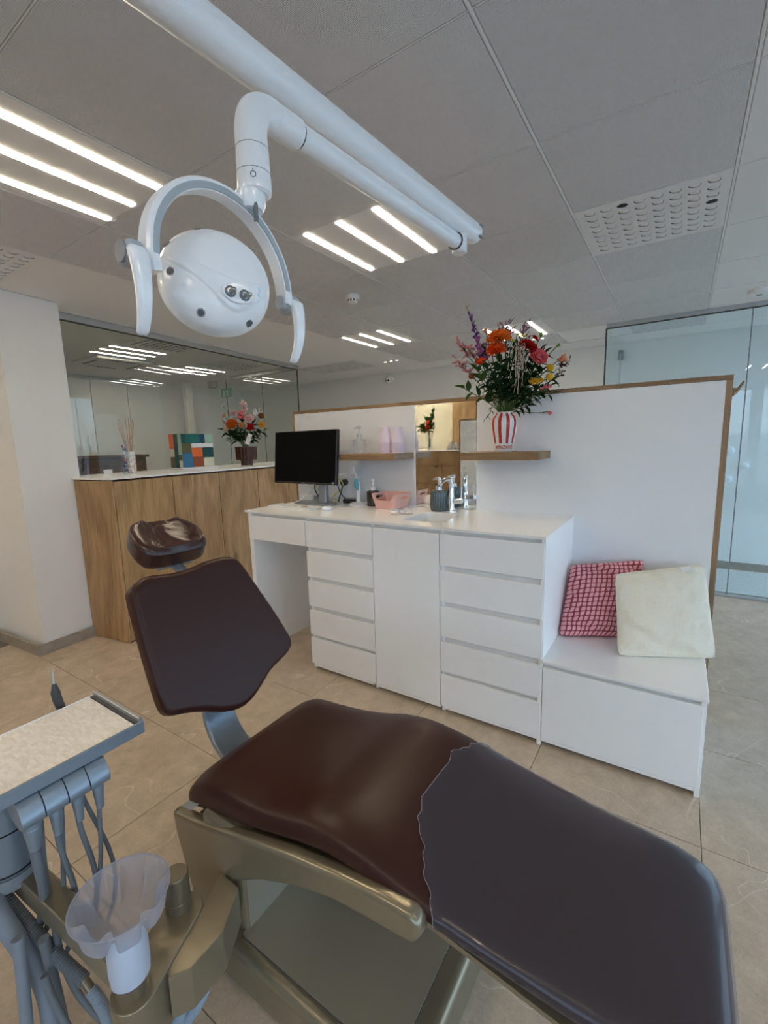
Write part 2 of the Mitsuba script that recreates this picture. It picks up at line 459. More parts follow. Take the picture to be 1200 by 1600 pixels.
scene[bb] = mikit.ply(box(-3.0, 1.38, YB_-0.014, YB_, 0, 0.075), 'skirting')
wf = struct('wall_far_left')
scene[wf] = mikit.ply(box(XL-0.15, XL, 1.0, YB_, 0, ZC+0.01), 'wall_paint')
wd = struct('wall_left_rear')
scene[wd] = mikit.ply(box(-4.7, -4.55, YF, 1.30, 0, ZC+0.01), 'wall_paint')
# window wall on the right and behind, with tall openings
def wall_with_openings(name, axis, at, a0, a1, openings, z0, z1):
    k = struct(name)
    ms, cur = [], a0
    for o0, o1 in openings:
        ms.append((cur, o0, 0, ZC+0.01)); ms.append((o0, o1, 0, z0)); ms.append((o0, o1, z1, ZC+0.01)); cur = o1
    ms.append((cur, a1, 0, ZC+0.01))
    scene[k] = mikit.ply(cat([box(at, at+0.2, p, q, r, s) if axis == 'x' else box(p, q, at-0.2, at, r, s) for p, q, r, s in ms if q > p]), 'wall_paint')
wall_with_openings('wall_right', 'x', XR, YF, 4.78, [(-2.9, -1.3), (-1.1, 0.6), (0.8, 2.5), (2.7, 4.4)], 0.15, 2.35)
wall_with_openings('wall_rear', 'y', YF, -4.6, XR+0.2, [(-0.4, 1.2), (1.4, 3.1)], 0.3, 2.35)

# ---- glass room on the left
g0, g1 = np.array([-3.93, 1.58, 0]), np.array([-4.25, 4.43, 0])
gd = (g1-g0)/np.linalg.norm(g1-g0); gl = np.linalg.norm(g1-g0)
FG = frame(g0, np.cross(gd, [0, 0, 1]), gd, [0, 0, 1])
w1 = struct('window_1', 'long frameless glass wall above the oak sideboard')
scene[w1+'__pane'] = mikit.ply(moved(trimesh.Trimesh([[0, 0, 1.20], [0, gl, 1.20], [0, gl, ZC-0.04], [0, 0, ZC-0.04]], [[0, 1, 2], [0, 2, 3]], process=False), FG), 'pane_glass')
part(w1, 'top_rail', moved(cbox(-0.02, 0.02, -0.3, gl+0.02, ZC-0.045, ZC+0.004, 0.003), FG), 'alu', False)
part(w1, 'seal', moved(box(-0.008, 0.008, 0, gl, ZC-0.052, ZC-0.045), FG), 'dark_seal', False)
part(w1, 'bottom_rail', moved(cbox(-0.02, 0.02, 0, gl, 1.198, 1.214, 0.002), FG), 'alu', False)
part(w1, 'edge', moved(box(-0.006, 0.006, gl-0.006, gl+0.006, 0.0, ZC-0.045), FG), 'dark_seal', False)
w2 = struct('window_2', 'glass wall closing the far end of the glass room')
x0, x1, yy = -6.15, g1[0]-0.02, 4.45
for a, b in ((x0, -5.72), (-5.72, -4.95), (-4.95, x1)):
    k = key_of('pane', w2)
    scene[k] = mikit.ply(trimesh.Trimesh([[a+0.004, yy, 0.02], [b-0.004, yy, 0.02], [b-0.004, yy, ZC-0.04], [a+0.004, yy, ZC-0.04]], [[0, 1, 2], [0, 2, 3]], process=False), 'pane_glass')
part(w2, 'top_rail', cbox(-5.6, x1+0.02, yy-0.02, yy+0.02, ZC-0.045, ZC+0.004, 0.003), 'alu', False)
for a in (-4.95, -5.72):
    part(w2, 'seam', box(a-0.003, a+0.003, yy-0.004, yy+0.004, 0.02, ZC-0.04), 'dark_seal', False)
part(w2, 'hinge', cbox(-6.12, -5.96, yy-0.03, yy+0.03, ZC-0.12, ZC-0.02, 0.004), 'grey_plastic', False)
tr = struct('trim_1', 'white post at the end of the wall of cupboards')
scene[tr] = mikit.ply(cbox(-6.60, -6.52, 4.30, 4.42, 0, ZC+0.003, 0.003), 'wall_paint')
# white cupboards along the far wall of the glass room
y = 1.1
for k in range(6):
    t = thing('wall_cupboard', ['first', 'second', 'third', 'fourth', 'fifth', 'sixth'][k]+' tall white cupboard from the left along the far wall of the glass room', 'cupboard', 'tall white cupboards')
    part(t, 'door', cbox(XL+0.04, XL+0.058, y+0.003, y+0.497, 0.08, 2.38, 0.002), 'white_lam', False)
    part(t, 'body', box(XL+0.002, XL+0.04, y, y+0.5, 0.06, 2.40), 'shadow_gap', False)
    y += 0.5
# low dark desk in the glass room
t = thing('low_cabinet', 'dark wooden cabinet seen through the glass wall at the far left', 'cabinet')
pr('dark_wood', proc(oak_fn(X3, Z3, Y3, (0.05, 0.022, 0.010), (0.17, 0.085, 0.04))), 0.4)
part(t, 'front', cbox(-5.72, -5.69, 1.75, 3.10, 0.02, 1.31, 0.003), 'dark_wood', False)
part(t, 'top', cbox(-6.35, -5.67, 1.70, 3.15, 1.31, 1.345, 0.003), 'dark_wood', False)
part(t, 'side', cbox(-6.33, -5.72, 3.10, 3.13, 0, 1.31, 0.003), 'dark_wood', False)
part(t, 'side', cbox(-6.33, -5.72, 1.72, 1.75, 0, 1.31, 0.003), 'dark_wood', False)

# ---- glass wall and entrance at the right
w3 = struct('window_3', 'glass wall at the right in front of the entrance passage')
xs = [-0.645, 0.405, 1.45, 2.5, XR]
for a, b in zip(xs[:-1], xs[1:]):
    k = key_of('pane', w3)
    scene[k] = mikit.ply(trimesh.Trimesh([[a, 4.76, 0.01], [b, 4.76, 0.01], [b, 4.76, ZC-0.03], [a, 4.76, ZC-0.03]], [[0, 1, 2], [0, 2, 3]], process=False), 'entrance_glass')
scene['entrance_glass'] = {'type': 'thindielectric', 'int_ior': 1.5, 'specular_transmittance': rgb(0.88, 0.98, 1.0), 'specular_reflectance': rgb(0.95, 0.95, 0.95)}
part(w3, 'top_rail', cbox(-0.645, XR, 4.74, 4.78, ZC-0.035, ZC+0.004, 0.003), 'alu', False)
part(w3, 'seal', box(-0.645, XR, 4.752, 4.768, ZC-0.042, ZC-0.035), 'dark_seal', False)
part(w3, 'bottom_rail', cbox(-0.645, XR, 4.74, 4.78, 0, 0.018, 0.003), 'alu', False)
for a in xs[1:-1]:
    part(w3, 'seam', box(a-0.004, a+0.004, 4.755, 4.765, 0.018, ZC-0.04), 'grey_plastic', False)
part(w3, 'edge', box(-0.652, -0.640, 4.75, 4.77, 0, ZC-0.035), 'dark_seal', False)
w4 = struct('window_4', 'glass door leaf running back beside the entrance passage')
scene[w4+'__pane'] = mikit.ply(trimesh.Trimesh([[-0.64, 4.77, 0.01], [-0.62, 5.79, 0.01], [-0.62, 5.79, ZC-0.02], [-0.64, 4.77, ZC-0.02]], [[0, 1, 2], [0, 2, 3]], process=False), 'entrance_glass')
part(w4, 'hinge', cbox(-0.65, -0.60, 5.70, 5.78, 2.24, 2.34, 0.004), 'grey_plastic', False)
part(w4, 'seam', box(-0.625, -0.615, 5.69, 5.70, 0.01, 2.3), 'alu', False)
# ribbed mat in the passage
t = thing('entrance_mat', 'pale ribbed entrance mat on the floor behind the right glass wall', 'mat')
part(t, 'base', cbox(-0.4, 1.3, 4.85, 5.72, 0.0005, 0.008, 0.002), 'mat_grey', False)
pr('mat_grey', (0.30, 0.31, 0.31), 0.8)
part(t, 'ribs', cat([box(-0.39, 1.29, 4.86+0.034*k, 4.876+0.034*k, 0.008, 0.013) for k in range(25)]), 'mat_light', False, kind='stuff')
pr('mat_light', (0.62, 0.63, 0.62), 0.8)
for i, (x, z) in enumerate(((0.411, 1.235), (0.535, 1.08), (0.411, 0.949))):
    l = ['upper', 'right', 'lower'][i]
    t = thing('coat_peg', f'round white coat peg behind the right glass, {["uppermost of the three", "the one farthest right", "lowest of the three"][i]}', 'coat peg', 'round white coat pegs')
    k = lathe([(0, 0), (0.018, 0), (0.018, 0.02), (0.034, 0.024), (0.040, 0.036), (0.036, 0.050), (0.022, 0.058), (0, 0.060)], 24)
    scene[t] = mikit.ply(moved(k, frame((x, YB_, z), (1, 0, 0), (0, 0, 1), (0, -1, 0))), 'gloss_white', smooth=40)

# detectors, dome camera, exit sign
def detector(x, y, label):
    t = thing('smoke_detector', label, 'smoke detector')
    part(t, 'base', lathe([(0, ZC+0.004), (0.048, ZC+0.004), (0.048, ZC-0.022), (0.044, ZC-0.026), (0, ZC-0.026)], 28, (x, y, 0)), 'plastic_white', 40)
    part(t, 'sensor_cap', lathe([(0, ZC-0.052), (0.026, ZC-0.052), (0.034, ZC-0.046), (0.036, ZC-0.040), (0.036, ZC-0.026), (0, ZC-0.026)], 28, (x, y, 0)), 'plastic_white', 40)
    for k in range(10):
        a = k*PI/5
        part(t, 'slot', moved(box(0.0352, 0.0372, -0.006, 0.006, ZC-0.042, ZC-0.030), rotz(a) @ np.eye(4)).apply_translation((x, y, 0)), 'dark_seal', False)
detector(-1.985, 2.66, 'round white smoke detector on the ceiling left of the flowers')
t = thing('ceiling_sensor', 'flat round white sensor on the ceiling at the right edge', 'sensor')
part(t, 'base', lathe([(0, ZC-0.034), (0.05, ZC-0.034), (0.066, ZC-0.026), (0.07, ZC-0.012), (0.07, ZC+0.004), (0, ZC+0.004)], 32, (0.40, 4.38, 0)), 'plastic_white', 40)
part(t, 'lens', cyl(0.40, 4.38, ZC-0.038, ZC-0.033, 0.018, 20), 'grey_plastic', 40)
t = thing('wall_camera', 'small white dome camera high on the back wall', 'camera')
part(t, 'base', moved(lathe([(0, 0), (0.055, 0), (0.055, 0.03), (0, 0.03)], 28), frame((-3.68, YB_, 2.335), (1, 0, 0), (0, 0, 1), (0, -1, 0))), 'plastic_white', 40)
part(t, 'dome', ball((-3.68, YB_-0.045, 2.325), 0.05, 3), 'plastic_white', True)
for dx in (-0.018, 0.02):
    part(t, 'lens', ball((-3.68+dx, YB_-0.086, 2.312), 0.0135, 2), 'black', True)
t = thing('exit_sign', 'small green exit sign with a running figure behind the glass room', 'exit sign')
pr('sign_green', (0.10, 0.32, 0.22), 0.4)
part(t, 'plate', cbox(-6.05, -5.80, 4.60, 4.612, 2.17, 2.30, 0.002), 'sign_green', False)
fig = cat([box(-5.99, -5.965, 4.596, 4.60, 2.245, 2.27), moved(box(-0.012, 0.012, 0, 0.004, -0.028, 0.028), frame((-5.98, 4.596, 2.222), (1, 0, .3), (0, 1, 0), (-.3, 0, 1))),
           box(-5.925, -5.885, 4.596, 4.60, 2.185, 2.285), moved(box(-0.006, 0.006, 0, 0.004, -0.022, 0.022), frame((-5.992, 4.596, 2.19), (.7, 0, .7), (0, 1, 0), (-.7, 0, .7)))])
part(t, 'pictogram', fig, 'plastic_white', False)
part(t, 'bracket', box(-5.93, -5.92, 4.603, 4.609, 2.30, ZC+0.004), 'alu', False)

# ------------------------------------------------------------------ white cabinet run
FY, PY = 1.947, 2.540           # drawer fronts, face of the white screen
def drawer(parent, x0, x1, z0, z1, name='drawer', label=None):
    return part(parent, name, cbox(x0+0.0015, x1-0.0015, FY, FY+0.019, z0, z1, 0.0015), 'white_lam', False, label)
RZ = [(0.041, 0.212), (0.232, 0.388), (0.420, 0.578), (0.606, 0.764), (0.792, 0.952)]
t = thing('desk_cabinet', 'white desk part with one shallow drawer over the open knee space', 'cabinet')
part(t, 'side_panel', cbox(-2.385, -2.348, FY+0.003, PY-0.002, 0.0, 0.972, 0.0015), 'white_lam', False)
part(t, 'back_panel', box(-2.348, -1.872, PY-0.03, PY-0.004, 0.0, 0.972), 'white_lam', False)
part(t, 'drawer_box', box(-2.348, -1.872, FY+0.022, PY-0.03, 0.795, 0.965), 'shadow_gap', False)
drawer(t, -2.385, -1.875, *RZ[4])
def stack(x0, x1, label, ztop=0.972, zs=RZ):
    t = thing('drawer_cabinet', label, 'cabinet', 'white drawer cabinets')
    part(t, 'side_panel', cbox(x0, x0+0.018, FY+0.02, PY-0.002, 0.0, ztop, 0.0012), 'white_lam', False)
    part(t, 'side_panel', cbox(x1-0.018, x1, FY+0.003 if x1 > -0.5 else FY+0.02, PY-0.002, 0.0, ztop, 0.0012), 'white_lam', False)
    part(t, 'body', box(x0+0.018, x1-0.018, FY+0.022, PY-0.004, 0.024, ztop-0.001), 'shadow_gap', False)
    part(t, 'bottom_rail', cbox(x0+0.018, x1-0.018, FY+0.004, FY+0.0215, 0.022, 0.039, 0.001), 'white_lam', False)
    for z in zs: drawer(t, x0, x1-(0.004 if x1 > -0.5 else 0), *z)
    return t
stack(-1.872, -1.378, 'white cabinet of five drawers beside the knee space')
t = thing('door_cabinet', 'white cabinet with one tall plain door under the wash basin', 'cabinet')
part(t, 'body', box(-1.376, -0.974, FY+0.022, PY-0.004, 0.024, 0.80), 'shadow_gap', False)
part(t, 'bottom_rail', cbox(-1.376, -0.974, FY+0.004, FY+0.022, 0.022, 0.039, 0.001), 'white_lam', False)
part(t, 'front_rail', box(-1.376, -0.974, FY+0.022, FY+0.05, 0.80, 0.972), 'shadow_gap', False)
part(t, 'door', cbox(-1.3755, -0.9745, FY, FY+0.019, 0.041, 0.952, 0.0015), 'white_lam', False)
stack(-0.972, -0.463, 'white cabinet of five drawers next to the cushioned bench')
# the groove under the worktop
t = thing('bench', 'low white bench with one deep drawer carrying two cushions', 'bench')
part(t, 'side_panel', cbox(0.121, 0.140, FY+0.003, PY-0.002, 0.0, 0.408, 0.0012), 'white_lam', False)
part(t, 'body', box(-0.462, 0.121, FY+0.022, PY-0.004, 0.024, 0.407), 'shadow_gap', False)
part(t, 'bottom_rail', cbox(-0.462, 0.121, FY+0.004, FY+0.022, 0.022, 0.039, 0.001), 'white_lam', False)
drawer(t, -0.462, 0.132, 0.041, 0.386)
part(t, 'seat_board', cbox(-0.462, 0.144, FY-0.010, PY-0.001, 0.408, 0.421, 0.0015), 'worktop', False)
# worktop with the basin cut in
t = thing('worktop', 'thin white worktop running over the desk and the drawer cabinets', 'worktop')
rr = Polygon([(-1.255, 2.055), (-1.015, 2.055), (-1.035, 2.355), (-1.255, 2.355)]).buffer(-0.04).buffer(0.04, quad_segs=8)
hole = Point(-1.434, 2.372).buffer(0.040, quad_segs=10)
top = Polygon([(-2.402, FY-0.012), (-0.461, FY-0.012), (-0.461, PY-0.001), (-2.402, PY-0.001)])
part(t, 'slab', prism(top.difference(rr).difference(hole), 0.973, 0.985), 'worktop', False)
ring = np.asarray(rr.exterior.coords)[:-1]
cen = ring.mean(0)
lv = [(1.0, 0.985), (0.985, 0.975), (0.95, 0.90), (0.90, 0.87), (0.8, 0.858), (0.12, 0.852)]
v = np.vstack([np.column_stack([cen+(ring-cen)*s, np.full(len(ring), z)]) for s, z in lv])
f = grid_faces(len(lv), len(ring), True)
n0 = (len(lv)-1)*len(ring)
v = np.vstack([v, [*cen, 0.851]]); f += [(n0+j, n0+(j+1) % len(ring), len(v)-1) for j in range(len(ring))]
part(t, 'basin', trimesh.Trimesh(v, f, process=False), 'basin_white', 40)
pr('basin_white', (0.79, 0.79, 0.78), 0.2)
part(t, 'drain', cyl(cen[0], cen[1], 0.851, 0.857, 0.022, 24, 0.002), 'chrome', 30)
t = thing('cable_grommet', 'round grey ring set flush in the worktop beside the pink basket', 'grommet')
part(t, 'ring', lathe([(0.030, 0.984), (0.030, 0.9865), (0.034, 0.988), (0.042, 0.9875), (0.0435, 0.9855)], 32, (-1.434, 2.372, 0)), 'grey_plastic', 30)
part(t, 'cap', cyl(-1.434, 2.372, 0.975, 0.9855, 0.030, 28, 0.001), 'shadow_gap', 30)

# ------------------------------------------------------------------ the white screen with oak edges, mirror and shelves
t = thing('partition', 'white screen edged with oak standing behind the cabinets', 'partition')
part(t, 'panel', box(-2.49, -1.433, PY, PY+0.055, 0.0, 1.638), 'panel_white', False)
part(t, 'panel', box(-1.016, 0.147, PY, PY+0.055, 0.0, 1.638), 'panel_white', False)
part(t, 'panel', box(-1.433, -1.016, PY+0.008, PY+0.055, 0.0, 1.638), 'panel_white', False)
part(t, 'top_edge', cbox(-2.508, 0.171, PY-0.002, PY+0.058, 1.636, 1.658, 0.001), 'oak_x', False, 'oak top edge')
part(t, 'side_edge', cbox(-2.508, -2.488, PY-0.002, PY+0.058, 0.0, 1.636, 0.001), 'oak', False, 'oak side edge')
part(t, 'side_edge', cbox(0.147, 0.171, PY-0.002, PY+0.058, 0.0, 1.636, 0.001), 'oak_edge', False, 'oak side edge')
pr('oak_edge', proc(oak_fn(X3, Y3, Z3, (0.13, 0.075, 0.035), (0.36, 0.225, 0.115))), 0.5)
t = thing('mirror', 'upright wall mirror between the shelves over the wash basin', 'mirror')
part(t, 'glass', cbox(-1.4325, -1.0165, PY-0.001, PY+0.005, 0.986, 1.635, 0.0006), 'mirror', False)
part(t, 'backing', box(-1.432, -1.017, PY+0.005, PY+0.0075, 0.987, 1.634), 'shadow_gap', False)
solo('wall_shelf', cbox(-1.872, -1.446, 2.300, PY-0.0015, 1.297, 1.337, 0.0012), 'oak_x', 'oak shelf board with the pink cups', 'shelf', False)
solo('wall_shelf', cbox(-1.018, -0.594, 2.300, PY-0.0015, 1.297, 1.337, 0.0012), 'oak_x', 'oak shelf board under the striped flower vase', 'shelf', False)
t = thing('coat_hook', 'small oak coat hook poking out behind the upper right corner of the screen', 'hook')
part(t, 'peg', tube(spline([(0.1715, PY+0.03, 1.575), (0.185, PY+0.05, 1.585), (0.203, PY+0.06, 1.612), (0.213, PY+0.06, 1.632)], 14), np.linspace(0.010, 0.004, 14), 10), 'oak_edge', 40)
part(t, 'peg', tube(spline([(0.1715, PY+0.03, 1.595), (0.178, PY+0.045, 1.596), (0.186, PY+0.055, 1.600)], 8), np.linspace(0.008, 0.005, 8), 10), 'oak_edge', 40)

# ------------------------------------------------------------------ oak sideboard on the left
SZ = 1.215
t = thing('sideboard', 'long oak cabinet with flush doors below the glass wall', 'sideboard')
LEN = 2.95
part(t, 'end_panel', prism([tuple(Bp(d, s)[:2]) for d, s in ((0, 0), (0, .012), (.408, -.018), (.408, -.032))], 0.004, SZ-0.022), 'oak', False)
part(t, 'body', inB(box(-0.60, -0.022, 0.05, LEN, 0.0, SZ-0.024)), 'dark_wood', False)
seams = [0.014, 0.475, 0.931, 1.394, 1.83, 2.29, LEN]
for a, b in zip(seams[:-1], seams[1:]):
    part(t, 'door', inB(cbox(-0.021, -0.001, a+0.0026, b-0.0026, 0.012, SZ-0.030, 0.0015)), 'oak', False)
def Bxy(d, s): return tuple(Bp(d, s)[:2])
g_end = g0+gd*(gl)
top = Polygon([Bxy(-0.012, -0.012), Bxy(-0.012, LEN), tuple((g0+gd*(gl-0.02))[:2]), tuple((g0+gd*0.02)[:2]), Bxy(0.408, 0.046), Bxy(0.409, -0.046)])
part(t, 'top_board', prism(top, SZ-0.016, SZ), 'worktop', False, 'white top')

# ------------------------------------------------------------------ what the mirror shows: oak wall unit behind the viewer
wq = struct('wall_behind')
scene[wq] = mikit.ply(box(-4.6, -2.0, -1.70, -1.55, 0, ZC+0.01), 'cream_paint')
pr('cream_paint', (0.78, 0.74, 0.60), 0.7)
t = thing('oak_wall_unit', 'oak drawer unit with a white top seen in the mirror', 'cabinet')
part(t, 'body', box(-4.0, -2.40, -1.50, -0.78, 0.0, 1.265), 'dark_wood', False)
xx = [-4.0, -3.4, -2.92, -2.66, -2.40]
for a, b in zip(xx[:-1], xx[1:]):
    for z0, z1 in (((0.02, 0.52), (0.525, 0.80), (0.805, 1.06), (1.065, 1.262)) if a < -2.7 else ((0.02, 1.262),)):
        part(t, 'drawer', cbox(a+0.002, b-0.002, -0.78, -0.76, z0, z1, 0.0015), 'oak', False)
for z in (0.79, 1.05):
    part(t, 'finger_slot', cbox(-2.98, -2.93, -0.762, -0.757, z-0.012, z+0.006, 0.002), 'dark_seal', False)
part(t, 'top_board', cbox(-4.0, -2.39, -1.50, -0.75, 1.265, 1.283, 0.0015), 'worktop', False)
t = thing('tall_cupboard', 'tall oak cupboard at the right of the mirror picture', 'cupboard')
part(t, 'door', cbox(-3.03, -2.64, -1.50, -1.48, 1.285, 2.38, 0.002), 'oak', False)
part(t, 'door', cbox(-2.635, -2.2, -1.50, -1.48, 1.285, 2.38, 0.002), 'oak_edge', False)
part(t, 'body', box(-3.03, -2.2, -1.548, -1.502, 1.284, 2.40), 'dark_wood', False)
t = thing('partition', 'second oak-edged white screen showing only in the mirror', 'partition')
part(t, 'panel', box(-2.43, -1.45, -0.47, -0.43, 0.0, 1.665), 'panel_white', False)
part(t, 'top_edge', cbox(-2.446, -1.45, -0.475, -0.425, 1.665, 1.685, 0.001), 'oak_x', False)
part(t, 'side_edge', cbox(-2.446, -2.43, -0.475, -0.425, 0.0, 1.665, 0.001), 'oak_edge', False)

# ------------------------------------------------------------------ cushions
def cushion(c, T0, n=48, seed=1, wr=0.006, pinch=0.05, bow=(0, 0)):
    """c: corners bl, br, tr, tl; T0: half thickness"""
    bl, br, tr, tl = [np.asarray(q, float) for q in c]
    nor = np.cross(br-bl, tl-bl); nor /= np.linalg.norm(nor)
    u, v = np.meshgrid(np.linspace(-1, 1, n), np.linspace(-1, 1, n), indexing='ij')
    uu = u*(1-pinch*(1-v**2))*(1-.04*np.abs(v)**8); vv = v*(1-pinch*(1-u**2))*(1-.04*np.abs(u)**8)
    a, b = (uu+1)/2, (vv+1)/2
    P = ((1-a)*(1-b))[..., None]*bl + (a*(1-b))[..., None]*br + (a*b)[..., None]*tr + ((1-a)*b)[..., None]*tl
    th = T0*np.clip((1-u**2), 0, 1)**0.46*np.clip((1-v**2), 0, 1)**0.46
    q = np.stack([u*3.1, v*3.3, np.full_like(u, seed)], -1)
    w = meshkit.fbm(q, 3, seed)-0.5
    edge = np.clip(np.minimum(1-np.abs(u), 1-np.abs(v))*6, 0, 1)
    th = th*(1+0.25*w) + wr*edge*np.sin(9*(u*0.6+v)+6*w)*np.exp(-2.5*(1-np.maximum(np.abs(u), np.abs(v))))*3
    front, back = P+nor*th[..., None], P-nor*th[..., None]*0.8
    uv = np.stack([(u+1)/2, (v+1)/2], -1).reshape(-1, 2)
    f = grid_faces(n, n)
    V = np.vstack([front.reshape(-1, 3), back.reshape(-1, 3)])
    F = [q for q in f] + [tuple(i+n*n for i in q[::-1]) for q in f]
    return trimesh.Trimesh(V, F, process=False), np.vstack([uv, uv]), P
def redc(p, n, uv):
    u, v = uv.x*14+0.12*noise(uv.x*5, uv.y*5), uv.y*16+0.14*noise(uv.x*4, uv.y*6, 3.0)
    iu, iv = dr.floor(u), dr.floor(v)
    du, dv = dr.abs(u-iu-0.5), dr.abs(v-iv-0.5)
    w = 0.355+0.05*cell_rand(iu, iv, 2)
    d = dr.power(dr.power(du/w, 4)+dr.power(dv/(w+0.04), 4), 0.25)
    m = 1-smoothstep(0.86, 1.06, d)
    th = 0.85+0.3*noise(uv.x*400, uv.y*400)
    return mix((0.27, 0.045, 0.062), (0.74, 0.34, 0.36), m)*th
scene['red_weave'] = {'type': 'twosided', 'bsdf': {'type': 'principled', 'base_color': proc(redc), 'roughness': 0.85, 'sheen': 0.3}}
pr('cream_linen', proc(lambda p, n, uv: mix((0.68, 0.62, 0.49), (0.79, 0.73, 0.60), fbm(uv.x*220, uv.y*30, 1.0, 2)*0.5+0.5*fbm(uv.x*30, uv.y*220, 5.0, 2))), 0.85)
m, uv, P = cushion([(-0.456, 2.225, 0.428), (-0.185, 2.37, 0.425), (-0.118, 2.510, 0.795), (-0.452, 2.430, 0.745)], 0.078, 72, 4, 0.009, 0.02)
t = thing('cushion', 'dark red cushion with rows of pink patches', 'cushion')
part(t, 'cover', m, 'red_weave', True, uv=uv)
m, uv, P = cushion([(-0.182, 2.155, 0.424), (0.182, 2.335, 0.424), (0.120, 2.475, 0.812), (-0.226, 2.300, 0.760)], 0.074, 64, 9, 0.004, 0.02)
t = thing('cushion', 'plain cream cushion with a small white tag', 'cushion')
part(t, 'cover', m, 'cream_linen', True, uv=uv)
n_ = P.shape[0]
loop = np.vstack([P[:, 0], P[-1, 1:], P[-2::-1, -1], P[0, -2:0:-1]])
part(t, 'piping', tube(np.vstack([loop, loop[:2]]), 0.0042, 8), 'cream_linen_plain', 60)
pr('cream_linen_plain', (0.64, 0.60, 0.49), 0.85)
a, b = P[45, -1], P[53, -1]
e = (b-a)/np.linalg.norm(b-a); dn = P[49, -6]-P[49, -1]; dn /= np.linalg.norm(dn); nn = np.cross(dn, e)*-1
q = np.array([a, b, b+dn*0.026, a+dn*0.026])
fr = np.cross(e, dn); fr = fr if fr[1] < 0 else -fr
tag = np.vstack([q+fr*0.010+np.array([[0, 0, 0]]*2+[list(fr*0.034)]*2), q+fr*0.0085+np.array([[0, 0, 0]]*2+[list(fr*0.034)]*2)])
part(t, 'tag', hull(tag), 'plastic_white', False, 'small white woven tag')

# ------------------------------------------------------------------ treatment chair
chair = thing('dental_chair', 'reclined dental chair in dark brown leather on a champagne metal base', 'dental chair')
_S = np.array([  # x, top z, bottom z, near y, far y
    (-1.137, .392, .372, .675, 1.085), (-1.134, .425, .362, .645, 1.115), (-1.120, .455, .362, .633, 1.128), (-1.090, .485, .365, .630, 1.132),
    (-1.040, .508, .375, .630, 1.132), (-.95, .515, .395, .630, 1.132), (-.84, .525, .425, .630, 1.132), (-.75, .545, .452, .630, 1.130),
    (-.66, .570, .475, .630, 1.130), (-.58, .577, .490, .630, 1.130), (-.50, .570, .490, .631, 1.130), (-.40, .551, .483, .634, 1.128),
    (-.30, .533, .470, .640, 1.124), (-.20, .519, .455, .647, 1.120), (-.10, .508, .440, .654, 1.115), (0., .499, .428, .660, 1.110),
    (.06, .492, .420, .668, 1.102), (.10, .484, .414, .684, 1.086), (.122, .470, .414, .706, 1.064), (.132, .450, .420, .735, 1.035)])
from scipy.interpolate import PchipInterpolator
_SI = [PchipInterpolator(_S[:, 0], _S[:, k]) for k in (1, 2, 3, 4)]
def seat_pt(x, th, off=0.0):
    """the cushion's surface at station x; th: angle round the section (0 = far side, pi/2 = top)"""
    zt, zb, yn, yf = [s(np.clip(x, _S[0, 0], _S[-1, 0])) for s in _SI]
    c, s = np.cos(th), np.sin(th)
    e = 2/5.0
    w, h = (yf-yn)/2, (zt-zb)/2
    cy, sz = np.sign(c)*np.abs(c)**e, np.sign(s)*np.abs(s)**(2/3.2)
    dip = 0.010*np.exp(-((x+0.93)/0.14)**2)*np.cos(np.clip(cy, -1, 1)*PI/2)**2*(s > 0)
    roll = -0.010*np.exp(-((x+0.2)/0.3)**2)*(cy**2)*(s > 0)
    y = (yn+yf)/2+(w+off)*cy
    z = (zt+zb)/2+(h+off)*sz-dip+roll
    return np.stack([np.broadcast_to(x, np.shape(y)), y, z], -1)
xs = np.concatenate([np.linspace(-1.137, -1.04, 12), np.linspace(-1.02, 0.05, 60), np.linspace(0.06, 0.132, 12)])
th = np.linspace(0, 2*PI, 96, endpoint=False)
th = th+0.18*np.sin(4*th)*-1
V = np.vstack([seat_pt(x, th) for x in xs])
F = grid_faces(len(xs), len(th), True)
F = [q[::-1] for q in F]
c0, c1 = V[:len(th)].mean(0), V[-len(th):].mean(0)
V = np.vstack([V, c0, c1]); k0, k1, o1 = len(V)-2, len(V)-1, (len(xs)-1)*len(th)
F += [(k0, j, (j+1) % len(th)) for j in range(len(th))] + [(k1, o1+(j+1) % len(th), o1+j) for j in range(len(th))]
m = trimesh.Trimesh(V, F, process=False); m.fix_normals()
part(chair, 'seat_cushion', m, 'leather', True)
# thin metal tray under the leg rest
prof = [(-.40, .476), (-.30, .462), (-.10, .432), (.06, .413), (.115, .408), (.115, .400), (.06, .404), (-.10, .422), (-.30, .450), (-.40, .463)]
part(chair, 'leg_rest_pan', prism(prof, 0.655, 1.105, 'y'), 'champagne', False)
# clear film cover over the leg rest
n_th = 90
tt = np.linspace(-0.42, PI+0.42, n_th)
def film_start(t):
    y = seat_pt(np.array(-0.4), np.array(t))[1]
    a = np.clip((y-0.63)/0.5, 0, 1)
    x = -0.338-0.03*a-0.115*np.sin(PI*np.clip(a, 0, 1))**1.2*0.9-0.05*a
    if 0.50 < a < 0.56: x += 0.035*(a-0.50)/0.06
    elif 0.56 <= a < 0.75: x += 0.035*(1-(a-0.56)/0.19)
    return x+0.004*math.sin(a*40)+0.003*math.sin(a*97+1)
rows = []
for t_ in tt:
    x0 = film_start(t_)
    xx = x0+(0.1318-x0)*np.linspace(0, 1, 70)**0.9
    off = 0.003+0.0015*meshkit.fbm(np.column_stack([xx*9, np.full(70, t_*2.5), np.zeros(70)]), 2, 5)
    off[:2] += (0.003, 0.001)
    rows.append(np.array([seat_pt(np.array(x), np.array(t_), o) for x, o in zip(xx, off)]))
V = np.array(rows)
V[..., 0] += 0.004*np.clip((V[..., 0]-0.06)/0.07, 0, 1)
m = trimesh.Trimesh(V.reshape(-1, 3), grid_faces(n_th, 70), process=False)
